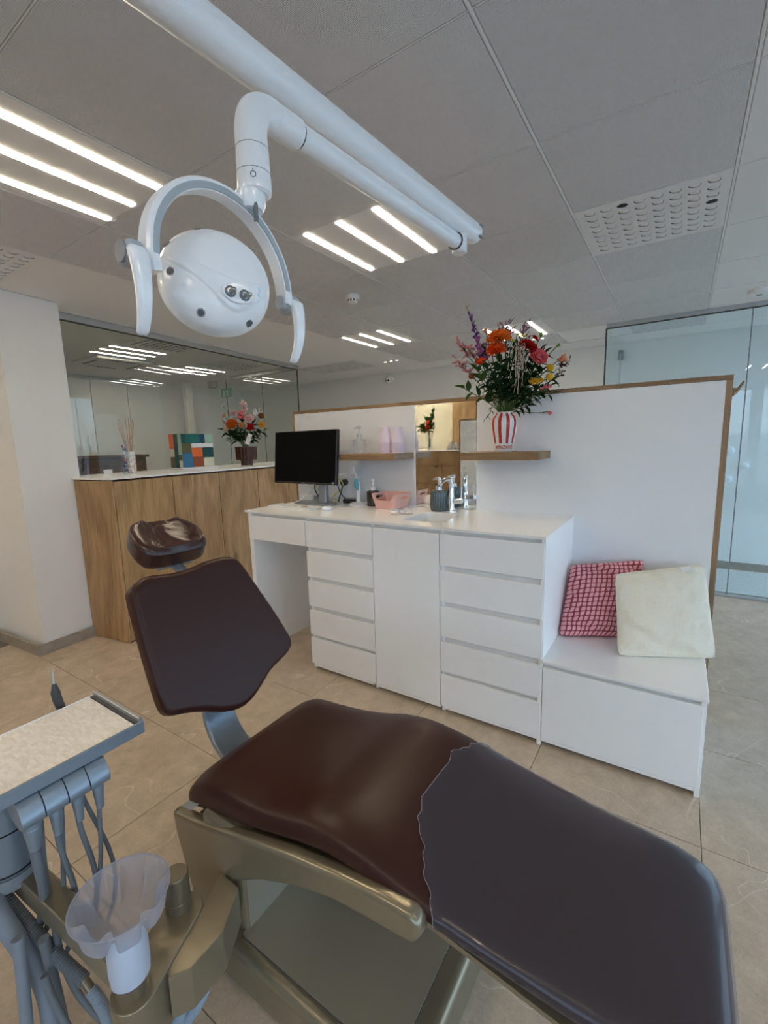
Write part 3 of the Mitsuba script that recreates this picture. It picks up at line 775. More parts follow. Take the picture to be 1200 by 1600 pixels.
scene['film'] = {'type': 'blendbsdf', 'weight': 0.35, 'a': {'type': 'thindielectric', 'int_ior': 1.5},
                 'b': {'type': 'twosided', 'bsdf': {'type': 'principled', 'base_color': rgb(0.085, 0.08, 0.10), 'roughness': 0.22, 'specular': 0.6}}}
cov = thing('foot_cover', 'clear plastic protective cover stretched over the leg rest of the chair', 'cover')
part(cov, 'sheet', m, 'film', True)
edge = V[:, 0]
part(cov, 'hem', tube(edge, 0.0007, 6), 'film_edge', 60, 'pale cut edge')
pr('film_edge', (0.20, 0.20, 0.23), 0.3)

# backrest
RC = math.radians(23)
nb, ub = np.array([math.cos(RC), 0, math.sin(RC)]), np.array([-math.sin(RC), 0, math.cos(RC)])
P0 = np.array([-1.19, .9, .64])
FBk = frame(P0, [0, 1, 0], ub, nb)           # local x = across, y = up, z = towards the sitter
out = [(-.249, .384), (-.218, .404), (-.188, .411), (-.147, .404), (-.096, .397), (-.036, .400), (.018, .410), (.083, .409), (.128, .399), (.150, .374), (.180, .281), (.221, .16), (.254, .037), (.251, .013),
       (.227, -.006), (.181, -.020), (.121, -.034), (.089, -.054), (.041, -.080), (-.002, -.095), (-.042, -.096), (-.091, -.080), (-.139, -.052), (-.168, -.037), (-.215, -.019), (-.252, -.008), (-.267, .012), (-.269, .055), (-.266, .189), (-.260, .305), (-.256, .372)]
def resample(pts, n):
    p = np.vstack([pts, pts[0]]); d = np.concatenate([[0], np.cumsum(np.linalg.norm(np.diff(p, axis=0), axis=1))])
    s = np.linspace(0, d[-1], n, endpoint=False)
    return np.column_stack([np.interp(s, d, p[:, 0]), np.interp(s, d, p[:, 1])])
o2 = resample(smooth_poly(out, 2), 150)[::-1]
m = bevel_prism(o2, -0.062, 0.0, 0.020, 'z', 5)
part(chair, 'backrest', moved(m, FBk), 'leather', 40)
o3 = np.asarray(Polygon(o2).buffer(-0.035).exterior.coords)
part(chair, 'backrest_shell', moved(prism(Polygon(o3), -0.075, -0.060), FBk), 'blue_grey', 30)
# headrest: a block with a hollow for the neck, tilted further back
HP = 0.995
w_ = np.array([math.sin(.077), math.cos(.077), 0]); fx = np.array([math.cos(.077), -math.sin(.077), 0])
uh = -fx*math.sin(HP)+np.array([0, 0, 1])*math.cos(HP); nh = fx*math.cos(HP)+np.array([0, 0, 1])*math.sin(HP)
FH = frame(np.array([-1.531, .897, 1.109])-nh*.004-uh*.006, w_*1.10, uh*1.08, nh*1.12)
hp = Polygon([(-.085, .088), (.062, .088), (.107, .02), (.110, -.02), (.100, -.072), (.06, -.088), (-.08, -.088), (-.112, -.06), (-.118, .0), (-.112, .05)])
hp2 = resample(smooth_poly(np.asarray(hp.exterior.coords)[:-1], 3), 120)
g = bevel_prism(hp2[::-1] if not Polygon(hp2).exterior.is_ccw else hp2, -0.080, 0.004, 0.022, 'z', 5)
g = trimesh.Trimesh(g.vertices, g.faces); g = g.subdivide().subdivide()
mm = to_man(g).refine_to_length(0.006) if False else g
v = mm.vertices.copy()
lx, ly, lz = v.T
top = np.clip((lz+0.02)/0.02, 0, 1)
d = np.hypot(lx*1.05+0.005, np.maximum(0, -(ly+0.005))*1.0)          # a U open at the top
hol = 1-1/(1+np.exp(-(d-0.042)/0.006))
rim = np.exp(-((d-0.058)/0.012)**2)
v[:, 2] += top*(-0.020*hol*np.clip((ly+0.075)/0.02, 0, 1)+0.004*rim)
v[:, 2] -= 0.010*np.clip(-(ly+0.05)/0.04, 0, 1)*top
mm = trimesh.Trimesh(v, mm.faces); mm.merge_vertices()
mm = trimesh.smoothing.filter_taubin(mm, iterations=8)
part(chair, 'headrest', moved(mm, FH), 'leather_gloss', True)
pr('leather_gloss', (0.036, 0.0125, 0.0105), 0.24, spec=0.5)
c_ = np.array([-1.531, .897, 1.109])
part(chair, 'headrest_bracket', tube([c_-nh*0.085-uh*0.02, c_-nh*0.10-uh*0.07, P0+ub*0.36-nh*0.072+np.array([0, .0, 0])], [0.018]*3, 14), 'blue_grey', 40)
part(chair, 'headrest_plate', moved(cbox(-.06, .06, -.075, .04, -.090, -.079, .003), FH), 'blue_grey', False)
# curved carrier between seat and backrest
cv = spline([(-1.30, .90, .60), (-1.335, .90, .53), (-1.33, .895, .455), (-1.285, .89, .39), (-1.20, .885, .345), (-1.05, .88, .335)], 26)
tg = np.gradient(cv, axis=0); tg /= np.linalg.norm(tg, axis=1, keepdims=True)
nn = np.cross(tg, [0, 1, 0]); wd = np.array([0, 1, 0])
sec = [(-.058, -.006), (-.058, .010), (-.050, .014), (-.040, .004), (.040, .004), (.050, .014), (.058, .010), (.058, -.006), (.05, -.012), (-.05, -.012)]
V = np.vstack([c+np.outer([a for a, b in sec], wd)-np.outer([b for a, b in sec], n_) for c, n_ in zip(cv, nn)])
F = grid_faces(len(cv), len(sec), True)
m = trimesh.Trimesh(V, F, process=False); m.fix_normals()
part(chair, 'back_carrier', m, 'blue_grey', 40)
# side shells of the seat frame
shell = [(-1.103, .418), (-1.095, .364), (-1.072, .29), (-1.040, .20), (-1.02, .10), (-.885, .10), (-.890, .24), (-.893, .290), (-.880, .322), (-.851, .345), (-.75, .407), (-.646, .456), (-.527, .494), (-.418, .508), (-.362, .513), (-.340, .520), (-.328, .545), (-.330, .567), (-.345, .578), (-.42, .574), (-.53, .558), (-.649, .535), (-.80, .494), (-1.0, .440), (-1.085, .424)]
for y0, y1, k_ in ((.606, .645, 1.063), (1.00, 1.06, 1.0)):
    p_ = resample([(x*k_, 1.4+(z-1.4)*k_-(.07 if k_ == 1.0 else 0)) for x, z in shell], 140)
    if not Polygon(p_).exterior.is_ccw: p_ = p_[::-1]
    part(chair, 'side_shell', bevel_prism(p_, y0, y1, 0.014, 'y', 4), 'champagne', 35, 'glossy champagne side shell')
part(chair, 'seat_frame', hull([(x, y, z) for x, z in ((-1.10, .36), (-1.10, .30), (-.90, .30), (-.55, .44), (-.55, .47)) for y in (.65, 1.11)]), 'champagne_dark', False)
part(chair, 'maker_plate', moved(cbox(-.024, .024, -.012, .012, 0, .003, .001), frame((-1.072, .606, .4265), (.97, 0, .22), (0, 1, 0), (-.22, 0, .97))), 'grey_plastic', False, 'small grey type plate')
# pedestal
ped = [(-1.03, .575), (-.40, .575), (-.36, .615), (-.36, 1.145), (-.40, 1.185), (-1.03, 1.185)]
part(chair, 'base', bevel_prism(resample(ped, 160), 0.0, 0.125, 0.026, 'z', 5), 'champagne', 35)
part(chair, 'base_groove', prism(round_poly([(-.895, .606), (-.415, .606), (-.415, 1.155), (-.895, 1.155)], .012), 0.10, 0.1262), 'dark_seal', False)
part(chair, 'base_plate', prism(round_poly([(-.893, .608), (-.417, .608), (-.417, 1.153), (-.893, 1.153)], .010), 0.10, 0.1285), 'champagne_plate', False, 'flat satin cover plate of the base')
pr('champagne_plate', (0.36, 0.325, 0.25), 0.36, 0.5)
part(chair, 'column', rbox(-1.045, -.887, .616, 1.160, .08, .42, .02), 'champagne', 40)
part(chair, 'column_panel', cbox(-.889, -.884, .632, 1.13, .127, .41, .002), 'champagne_plate', False, 'pale upright cover panel')

# ------------------------------------------------------------------ lamp on its ceiling arms
lamp = thing('dental_lamp', 'white dental operating lamp hanging from two parallel ceiling arms', 'lamp')
RA, RB = np.array([-.785, -.50, 2.087]), np.array([-.684, 1.655, 2.147])
rd = (RB-RA)/np.linalg.norm(RB-RA)
part(lamp, 'upper_arm', tube([RA, RB], .0355, 40), 'gloss_white', 40)
part(lamp, 'arm_end', tube([RB, RB+rd*.012, RB+rd*.022], [.0355, .035, .030], 40), 'gloss_white', 40, 'rounded end cap with notches')
for a in (-.6, .5, 1.6):
    c = RB+rd*.004+.0345*np.array([math.cos(a), 0, math.sin(a)])
    part(lamp, 'notch', moved(box(-.006, .006, -.012, .012, -.003, .003), frame(c, np.cross(rd, [0, 0, 1]), rd, [0, 0, 1])), 'grey_plastic', False)
part(lamp, 'ceiling_tube', cyl(RA[0], RA[1], 2.05, ZC, .04, 32), 'gloss_white', 40)
part(lamp, 'ceiling_plate', cyl(RA[0], RA[1], ZC-.03, ZC+.001, .12, 36, .006), 'gloss_white', 40)
LA, LB = np.array([-.70, .735, 2.028]), np.array([-.697, 1.56, 2.085])
ld = (LB-LA)/np.linalg.norm(LB-LA)
part(lamp, 'lower_arm', tube([LA+ld*.03, LA+ld*.5], .0245, 32), 'gloss_white', 40)
part(lamp, 'lower_arm', tube([LA+ld*.502, LB], .0236, 32), 'gloss_white', 40)
part(lamp, 'joint', tube([LB-ld*.02, LB+ld*.012], .0275, 28), 'gloss_white', 40)
part(lamp, 'joint', moved(cyl(0, 0, -.012, .058, .026, 28, .003), frame(LB+ld*.012+np.array([0, 0, -.02]), *np.eye(3))), 'gloss_white', 40)
part(lamp, 'joint_shadow', tube([LB-ld*.024, LB-ld*.021], .0280, 28), 'dark_seal', 40)
part(lamp, 'collar', tube([LA-ld*.035, LA+ld*.028], .0288, 36), 'gloss_white', 40)
part(lamp, 'collar_gap', tube([LA+ld*.026, LA+ld*.034], .0255, 30), 'dark_seal', 40, 'dark joint gap')
px_, py_ = -.70, .643
el = spline([(px_, py_, 1.944), (px_, py_, 1.98), (px_, py_+.012, 2.010), (px_, py_+.042, 2.025), tuple(LA-ld*.03)], 22)
part(lamp, 'elbow', tube(el, np.linspace(.0295, .0285, 22), 36), 'gloss_white', 40)
part(lamp, 'post', lathe([(0, 1.866), (.026, 1.866), (.0305, 1.870), (.0315, 1.878), (.0295, 1.945), (0, 1.945)], 40, (px_, py_, 0)), 'gloss_white', 40)
for z, q_ in ((1.944, .0295), (1.902, .0308)):
    part(lamp, 'ring_groove', lathe([(q_-.0006, z-.0006), (q_+.0003, z-.0006), (q_+.0003, z+.0006), (q_-.0006, z+.0006)], 40, (px_, py_, 0)), 'grey_plastic', 40)
for z, r in ((1.934, .0058), (1.916, .0066)):
    dd = np.array([.55, -.835, 0])*-1
    dd = np.array([.93, .36, 0]); dd /= np.linalg.norm(dd)
    part(lamp, 'cap', tube([np.array([px_, py_, z])+dd*.027, np.array([px_, py_, z])+dd*.0308], r, 20), 'plastic_white', 40)
dd = np.array([.72, -.69, 0])
mk = np.array([px_, py_, 1.888])+dd*.0314
sy = cat(trimesh.creation.torus(.0048, .0006, 24, 6).apply_transform(frame(mk, [.69, .72, 0], [0, 0, 1], dd)), ball(mk+np.array([0, 0, .008]), .0011, 1))
part(lamp, 'lock_symbol', sy, 'dark_seal', 30)
part(lamp, 'key_socket', ball((px_+.014, py_-.014, 1.8665), .008, 2, (1, 1, .5)), 'black_matte', True)
part(lamp, 'cable', tube(spline([(px_+.014, py_-.014, 1.866), (px_+.016, py_-.015, 1.845), (px_+.012, py_-.012, 1.815)], 10), .0042, 10), 'hose', 40)
# yoke: half ring in the plane of the pivots
yc, zc_, YR = .575, 1.705, .1445
aa = np.linspace(-.20, PI+.10, 60)
ring = np.stack([np.full(60, -.715), yc-YR*np.cos(aa[::-1]), zc_+YR*np.sin(aa[::-1])], -1)
def band(path, center, w, h, taper=1.0):
    """sweep of a rounded strip: w across (x), h outward"""
    sec = [(-w, -h*.6), (-w*.8, -h), (w*.8, -h), (w, -h*.6), (w, h*.6), (w*.7, h), (-w*.7, h), (-w, h*.6)]
    V = []
    for p in path:
        o = p-center; o[0] = 0; o /= np.linalg.norm(o)
        V.append(p+np.outer([a for a, b in sec], [1, 0, 0])+np.outer([b for a, b in sec], o))
    V = np.vstack(V); n = len(path); k = len(sec)
    F = grid_faces(n, k, True)
    V = np.vstack([V, path[0], path[-1]])
    F += [(len(V)-2, (j+1) % k, j) for j in range(k)]+[(len(V)-1, (n-1)*k+j, (n-1)*k+(j+1) % k) for j in range(k)]
    m = trimesh.Trimesh(V, F, process=False); m.fix_normals(); return m
ctr = np.array([-.715, yc, zc_])
part(lamp, 'yoke', band(ring, ctr, .0165, .0100), 'gloss_white', 35)
part(lamp, 'yoke_strip', band(ring[3:-3]+np.array([.0155, 0, 0])-(ring[3:-3]-ctr)*.022, ctr, .0022, .0052), 'grey_strip', 35, 'grey inlay strip')
pr('grey_strip', (0.36, 0.40, 0.43), 0.45)
part(lamp, 'yoke_socket', lathe([(0, 1.838), (.022, 1.838), (.027, 1.848), (.027, 1.868), (0, 1.868)], 32, (px_-.004, py_-.008, 0)), 'gloss_white', 40)
for s, yy, r in ((-1, .453, .013), (1, .687, .013)):
    part(lamp, 'pivot', tube([(-.716, yy+s*.018, zc_-.010), (-.716, yy+s*.042, zc_-.010)], r, 28), 'grey_strip', 40, 'grey pivot sleeve')
    part(lamp, 'pivot_cap', moved(rbox(-.021, .021, -.014, .014, -.017, .017, .009), frame((-.718, yy+s*.050, zc_-.010), *np.eye(3))), 'grey_strip', 40)
    part(lamp, 'pivot_button', tube([(-.718, yy+s*.060, zc_-.010), (-.718, yy+s*.0665, zc_-.010)], .0155, 28), 'grey_plastic', 40)
    hs = spline([(-.700, yy+s*.050, zc_-.004), (-.693, yy+s*.050, zc_-.045), (-.697, yy+s*.049, zc_-.09), (-.715, yy+s*.047, zc_-.128)], 26)
    V = []
    for i, p in enumerate(hs):
        q = i/25
        wy, wx = .0155*(1-.45*q), .0105*(1-.35*q)
        if i == 0: wy *= .75; wx *= .6
        if i == 25: wy *= .6; wx *= .6
        a = np.linspace(0, 2*PI, 20, endpoint=False)
        V.append(np.column_stack([p[0]+wx*np.sign(np.cos(a))*np.abs(np.cos(a))**.7, p[1]+wy*np.sign(np.sin(a))*np.abs(np.sin(a))**.7, np.full(20, p[2])]))
    V = np.vstack(V+[hs[:1], hs[-1:]])
    F = grid_faces(26, 20, True)+[(520, (j+1) % 20, j) for j in range(20)]+[(521, 500+j, 500+(j+1) % 20) for j in range(20)]
    m = trimesh.Trimesh(V, F, process=False); m.fix_normals()
    h_ = part(lamp, 'handle', m, 'gloss_white', 45)
    part(h_, 'mark', cbox(-.692, -.6895, yy+s*.050-.003, yy+s*.050+.003, zc_-.036, zc_-.031, .0005), 'grey_plastic', False)
# lamp head
TH, YW = .2495, .5712
hn = np.array([math.cos(TH)*math.cos(YW), -math.cos(TH)*math.sin(YW), math.sin(TH)])
hv = np.array([math.sin(YW), math.cos(YW), 0])
hu = np.cross(hn, hv)
HC = np.array([-.737, .5674, 1.70])
FHd = frame(HC, hv, hu, hn)
R_ = .0972
n_r, n_a = 84, 220
rr_ = np.linspace(0, 1, n_r)
aa = np.linspace(0, 2*PI, n_a, endpoint=False)
def dome_z(r): return .050*np.sqrt(np.clip(1-r**2.6, 0, 1))
V = []
_sw = Polygon(smooth_poly([(-.088, .032), (-.070, .026), (-.045, .012), (-.009, -.008), (.030, -.023), (.060, -.020), (.092, -.004), (.096, -.018), (.070, -.044), (.048, -.063), (.026, -.073), (.006, -.065), (-.012, -.042), (-.044, -.013), (-.078, .010)], 2))
def relief(x, y):
    """the raised swoosh across the back shell"""
    import shapely
    p = shapely.points(np.asarray(x, float), np.asarray(y, float))
    d = shapely.distance(_sw.exterior, p)*np.where(shapely.contains(_sw, p), 1, -1)
    return .0042/(1+np.exp(-d/.0010))
for r in rr_:
    x, y = R_*r*np.cos(aa), R_*r*np.sin(aa)
    z = dome_z(r)*np.ones(n_a)+relief(x, y)*np.clip((1-r)*14, 0, 1)
    V.append(np.column_stack([x, y, z]))
for r, z in ((1.0, -.006), (1.005, -.008), (1.005, -.012), (.99, -.016), (.93, -.026), (.80, -.036), (.78, -.036)):
    V.append(np.column_stack([R_*r*np.cos(aa), R_*r*np.sin(aa), np.full(n_a, z)]))
V = np.vstack(V); F = grid_faces(n_r+7, n_a, True)
m = trimesh.Trimesh(V, F, process=True); m.update_faces(m.nondegenerate_faces()); m.fix_normals()
part(lamp, 'head_shell', moved(m, FHd), 'gloss_white', 50)
part(lamp, 'lens', moved(lathe([(0, -.033), (R_*.80, -.033), (R_*.80, -.030), (0, -.030)], 48), FHd), 'lens_plastic', False)
pr('lens_plastic', (0.55, 0.57, 0.6), 0.1)
def on_dome(x, y, lift=0.0):
    r = math.hypot(x, y)/R_
    p = np.array([x, y, dome_z(r)+float(relief(np.array(x), np.array(y)))+lift])
    e = .001
    gx = (dome_z(math.hypot(x+e, y)/R_)-dome_z(math.hypot(x-e, y)/R_))/(2*e); gy = (dome_z(math.hypot(x, y+e)/R_)-dome_z(math.hypot(x, y-e)/R_))/(2*e)
    n = np.array([-gx, -gy, 1]); n /= np.linalg.norm(n)
    a = np.cross([0, 1, 0], n); a /= np.linalg.norm(a)
    return FHd @ frame(p, a, np.cross(n, a), n)
for x, y in ((-.024, .085), (-.076, .052), (-.075, -.009), (-.032, -.076), (.051, -.080)):
    part(lamp, 'screw_hole', moved(cat(lathe([(.0058, -.001), (.0072, .0006), (.0075, -.001)], 20), cyl(0, 0, -.002, .0004, .0058, 20)), on_dome(x, y)), 'screw_dark', 40)
pr('screw_dark', (0.09, 0.10, 0.11), 0.5)
eye = [(-.030, .002), (-.018, .014), (.004, .018), (.022, .010), (.032, -.004), (.018, -.014), (-.006, -.017), (-.022, -.010)]
part(lamp, 'switch_plate', moved(bevel_prism(resample(smooth_poly(eye, 2), 60)[::-1] if not Polygon(eye).exterior.is_ccw else resample(smooth_poly(eye, 2), 60), -.004, .0045, .0012, 'z', 2), on_dome(.031, -.046)), 'gloss_white', 40)
for x in (.018, .042):
    M_ = on_dome(x, -.046-.08*(x-.018), .004)
    part(lamp, 'switch_ring', moved(lathe([(.0062, 0), (.0095, 0), (.0095, .0022), (.0062, .0022), (.0062, 0)], 24), M_), 'switch_dark', 30)
    k = part(lamp, 'switch', moved(cat(cyl(0, 0, 0, .004, .0055, 20), tube([(0, 0, .003), (.003, -.001, .016)], [.0032, .0042], 12), ball((.0032, -.001, .0165), .0042, 1)), M_), 'chrome_dull', 40)
pr('chrome_dull', (0.42, 0.42, 0.41), 0.25, 1.0); pr('switch_dark', (0.10, 0.11, 0.12), 0.4)
part(lamp, 'indicator', moved(cat(cbox(-.0022, .0022, -.001, .006, -.001, .0012, .0004), cbox(-.0022, .0022, -.010, -.004, -.001, .0012, .0004)), on_dome(.071, -.030)), 'led_blue', False)
pr('led_blue', (0.55, 0.75, 0.9), 0.3)

# ------------------------------------------------------------------ instrument unit with tray, spittoon and hoses
unit = thing('dental_unit', 'grey instrument unit with a tray table beside the chair', 'dental unit')
tx0, tx1, ty0, ty1, tz = -1.432, -1.168, -.06, .552, .675
k = part(unit, 'tray', cbox(tx0, tx1, ty0, ty1, tz-.012, tz-.002, .002), 'grey_plastic', False)
part(k, 'mat', cbox(tx0+.004, tx1-.004, ty0+.02, ty1-.016, tz-.002, tz, .001), 'tray_mat', False, 'pale speckled tray mat')
pr('tray_mat', proc(lambda p, n, uv: mix((0.58, 0.53, 0.47), (0.86, 0.81, 0.75), fbm(p.x*60, p.y*160, 1.0, 3)*0.75+0.25*noise(p.x*300, p.y*300))), 0.5)
part(k, 'front_rim', cbox(tx1-.004, tx1+.003, ty0, ty1+.004, tz-.030, tz+.004, .0015), 'blue_grey', False)
part(k, 'back_rim', cbox(tx0-.002, tx0+.003, ty0, ty1, tz-.014, tz+.002, .001), 'plastic_white', False)
part(k, 'end_bar', cbox(tx0, tx1-.004, ty1-.006, ty1+.004, tz-.010, tz+.014, .002), 'alu', False)
part(k, 'end_slot', box(tx0+.004, tx1-.008, ty1-.0145, ty1-.006, tz-.001, tz+.0015), 'dark_seal', False)
hb = []
for i in range(4):
    y0 = .268+.046*i
    pr_ = [(-1.235, tz-.03), (-1.165, tz-.03), (-1.142, tz-.065), (-1.140, tz-.082), (-1.150, tz-.094), (-1.165, tz-.097), (-1.235, tz-.085)]
    k = part(unit, 'holder', bevel_prism(resample(smooth_poly(pr_, 2), 60)[::-1] if not Polygon(pr_).exterior.is_ccw else resample(smooth_poly(pr_, 2), 60), y0+.0006, y0+.0454, .0025, 'y', 2), 'blue_grey', 35)
    yc_ = y0+.023
    r0 = 1.35 if i == 0 else 1.0
    part(k, 'socket', lathe([(0, tz-.092), (.0135*r0, tz-.092), (.0135*r0, tz-.103), (.0115*r0, tz-.105), (.0125*r0, tz-.108), (.0085*r0, tz-.160), (0, tz-.160)][::-1], 24, (-1.166, yc_, 0)), 'blue_grey', 40)
hoses = [  # centre lines of the instrument hoses
    ([(-1.166, .427, .525), (-1.166, .421, .449), (-1.166, .411, .363), (-1.18, .39, .26), (-1.22, .35, .15)], .0052),
    ([(-1.166, .379, .525), (-1.166, .388, .441), (-1.166, .397, .368), (-1.17, .395, .28), (-1.20, .36, .15)], .0062),
    ([(-1.166, .335, .525), (-1.166, .341, .437), (-1.166, .351, .355), (-1.18, .35, .26), (-1.21, .32, .15)], .0064),
    ([(-1.166, .289, .545), (-1.168, .290, .497), (-1.170, .293, .44), (-1.20, .30, .35), (-1.24, .29, .25)], .0100),
    ([(-1.205, .398, .60), (-1.190, .423, .463), (-1.185, .447, .33), (-1.19, .44, .22), (-1.22, .40, .12)], .0052),
    ([(-1.205, .366, .60), (-1.192, .352, .494), (-1.19, .339, .369), (-1.20, .33, .28), (-1.22, .32, .2)], .0056),
    ([(-1.205, .318, .60), (-1.192, .314, .543), (-1.19, .308, .443), (-1.20, .31, .35), (-1.22, .30, .25)], .0062)]
for p_, r in hoses:
    part(unit, 'hose', tube(spline(p_, 30), r, 12), 'hose', 60)
UX, UY = -1.345, .285
part(unit, 'post', lathe([(0, .38), (.052, .38), (.059, .386), (.060, .50), (.060, .66), (0, .66)], 40, (UX, UY, 0)), 'blue_grey', 40)
for z in (.500, .392):
    part(unit, 'post_ring', lathe([(.058, z-.0018), (.0608, z-.0018), (.0608, z+.0018), (.058, z+.0018)], 40, (UX, UY, 0)), 'black', 40)
part(unit, 'post_foot', lathe([(0, .345), (.056, .345), (.058, .38), (0, .38)], 40, (UX, UY, 0)), 'grey_plastic', 40)
PX, PYY = -.885, .338
def beam(a, b, w, z0, z1, r=.008, ea=.03, eb=.03):
    a, b = np.array(a, float), np.array(b, float)
    pg = LineString([a, b]).buffer(w, quad_segs=10)
    q = resample(np.asarray(pg.exterior.coords)[:-1], 110)
    if not Polygon(q).exterior.is_ccw: q = q[::-1]
    return bevel_prism(q, z0, z1, r, 'z', 3)
part(unit, 'lower_arm', beam((UX-.01, UY+.02), (PX-.012, PYY-.001), .026, .300, .360, .004), 'champagne', 35, 'champagne swivel arm')
part(unit, 'pivot_tube', lathe([(0, .10), (.030, .10), (.035, .115), (.035, .247), (.031, .250), (.031, .33), (0, .33)], 36, (PX, PYY, 0)), 'champagne_dark', 40)
JX, JY = -.957, .487
part(unit, 'upper_arm', beam((JX+.015, JY), (PX+.008, PYY), .046, .165, .298, .003), 'champagne', 35)
part(unit, 'joint', lathe([(0, .296), (.0290, .296), (.0290, .322), (.0280, .323), (.0290, .324), (.0290, .386), (.027, .389), (0, .389)], 36, (JX, JY, 0)), 'champagne_dark', 40)
lk = [(-.945, .60), (-.875, .60), (-.818, .51), (-.815, .425), (-.838, .388), (-.872, .400), (-.895, .487)]
part(unit, 'link', bevel_prism(resample(lk, 100)[::-1] if not Polygon(lk).exterior.is_ccw else resample(lk, 100), .185, .292, .004, 'z', 2), 'champagne', 35)
# translucent spittoon bowl
bowl = unit+'__spittoon'
labels[bowl] = {'label': 'translucent frosted spittoon bowl with moulded lobes'}
_taken.add(bowl)
scene['frosted'] = {'type': 'blendbsdf', 'weight': 0.55, 'a': {'type': 'thindielectric', 'int_ior': 1.25},
                    'b': {'type': 'principledthin', 'base_color': rgb(0.50, 0.525, 0.62), 'roughness': 0.35, 'diff_trans': 0.9, 'spec_trans': 0.0}}
BXc, BYc, BZ = -.945, .362, .460
aa = np.linspace(0, 2*PI, 144, endpoint=False)
prof = [(.000, -.070), (.050, -.070), (.070, -.066), (.0815, -.054), (.0865, -.036), (.0905, -.016), (.0950, .0)]
V = []
for j, (r, z) in enumerate(spline(np.array(prof), 34)):
    lobe = np.exp(-((np.mod(aa*7/(2*PI)+.35, 1)-.5)/.17)**4)
    k = 1-(.27+.9*(-z-.03)*(z > -.062))*lobe*np.clip((-z-.004)/.006, 0, 1)*np.clip((r-.045)/.025, 0, 1)
    V.append(np.column_stack([BXc+r*k*np.cos(aa), BYc+r*k*np.sin(aa), np.full(144, BZ+z)]))
V = np.vstack(V)
part(bowl, 'shell', trimesh.Trimesh(V, grid_faces(34, 144, True), process=False), 'frosted', 50)
part(bowl, 'rim', tube(np.column_stack([BXc+.0955*np.cos(np.append(aa, aa[:2])), BYc+.0955*np.sin(np.append(aa, aa[:2])), np.full(146, BZ)]), .0016, 8), 'frosted', 60)
part(bowl, 'neck', tube([(PX-.001, PYY+.001, .324), (PX-.001, PYY+.001, .326), (PX-.004, PYY+.002, .35), (PX-.014, PYY+.006, .385), (PX-.024, PYY+.010, .400)], [.034, .0365, .0385, .0385, .034], 40), 'neck_white', 40)
scene['neck_white'] = {'type': 'twosided', 'bsdf': {'type': 'principled', 'base_color': rgb(0.42, 0.47, 0.56), 'roughness': 0.4}}
# suction hoses and cables below
def corrugated(pts, r, amp, pitch, n=14):
    p = spline(pts, 400); L = np.linalg.norm(np.diff(p, axis=0), axis=1).sum()
    k = int(L/pitch*6); p = spline(pts, k)
    return tube(p, r+amp*np.sin(np.arange(k)*2*PI/6), n)
t = unit
part(t, 'suction_hose', corrugated([(-1.40, .258, .318), (-1.25, .276, .274), (-1.139, .292, .243), (-1.05, .309, .22)], .0125, .0022, .0075), 'hose', 40)
part(t, 'coupling', tube([(-1.053, .3085, .2215), (-1.030, .313, .205)], .0095, 16), 'champagne_dark', 40)
part(t, 'suction_hose', corrugated([(-1.033, .312, .207), (-1.020, .318, .185), (-1.008, .328, .13), (-1.012, .330, .07), (-1.03, .32, .02)], .012, .0016, .006), 'hose_light', 40)
for i, (p_, r, l) in enumerate((
    ([(-.878, .440, .20), (-.888, .440, .16), (-.905, .440, .10), (-.935, .435, .025)], .0160, 'pale blue ribbed hose dropping straight from the link plate'),
    ([(-.858, .500, .20), (-.865, .492, .16), (-.885, .478, .10), (-.925, .462, .025)], .0160, 'pale blue ribbed hose bowing out beside the chair base'))):
    part(unit, 'ribbed_hose', corrugated(p_, r, .0018, .0085), 'hose_light', 40, l)
for p_, r, l in (
    ([(-1.31, .235, .34), (-1.225, .250, .26), (-1.185, .270, .16), (-1.16, .268, .06), (-1.15, .26, .02)], .021, 'thick grey cable bundle at the lower left corner'),
    ([(-1.186, .240, .315), (-1.170, .232, .2), (-1.167, .225, .10), (-1.17, .22, .02)], .0125, 'straight grey cable in front of the thick bundle'),
    ([(-1.155, .300, .30), (-1.150, .302, .22), (-1.115, .312, .13), (-1.06, .33, .08), (-1.0, .345, .05)], .0075, 'thin dark cable curving under the swivel arm'),
    ([(-1.150, .275, .30), (-1.152, .28, .22), (-1.155, .285, .12), (-1.165, .29, .02)], .011, 'dark cable hanging straight behind the grey cables'),
    ([(-1.13, .262, .23), (-1.10, .270, .14), (-1.06, .282, .07), (-1.02, .29, .02)], .008, 'dark cable sweeping to the floor at the bottom edge')):
    part(unit, 'cable', tube(spline(p_, 40), r, 14), 'hose' if r < .012 else 'hose_mid', 60, l)
pr('hose_mid', (0.20, 0.225, 0.26), 0.5)
# hand pieces standing behind the tray
t = thing('syringe', 'dark dental syringe with a thin clear tip behind the tray', 'syringe')
part(t, 'body', tube([(-1.462, .475, .655), (-1.457, .466, .695), (-1.452, .462, .722), (-1.450, .4615, .748)], [.011, .012, .0115, .005], 18), 'black_grip', 40)
part(t, 'tip', tube(spline([(-1.450, .4615, .746), (-1.450, .461, .768), (-1.447, .463, .79)], 10), np.linspace(.003, .0016, 10), 10), 'tip_clear', 40)
pr('tip_clear', (0.45, 0.47, 0.5), 0.2); pr('black_grip', (0.045, 0.05, 0.055), 0.45)
part(t, 'cable', tube(spline([(-1.462, .475, .656), (-1.47, .47, .60), (-1.47, .42, .50), (-1.40, .34, .40)], 20), .005, 10), 'hose', 40)
t = thing('handpiece', 'dark hand piece end showing at the left edge behind the tray', 'handpiece')
part(t, 'body', tube([(-1.452, .30, .665), (-1.450, .265, .690), (-1.449, .24, .700)], [.009, .010, .006], 16), 'black_grip', 40)
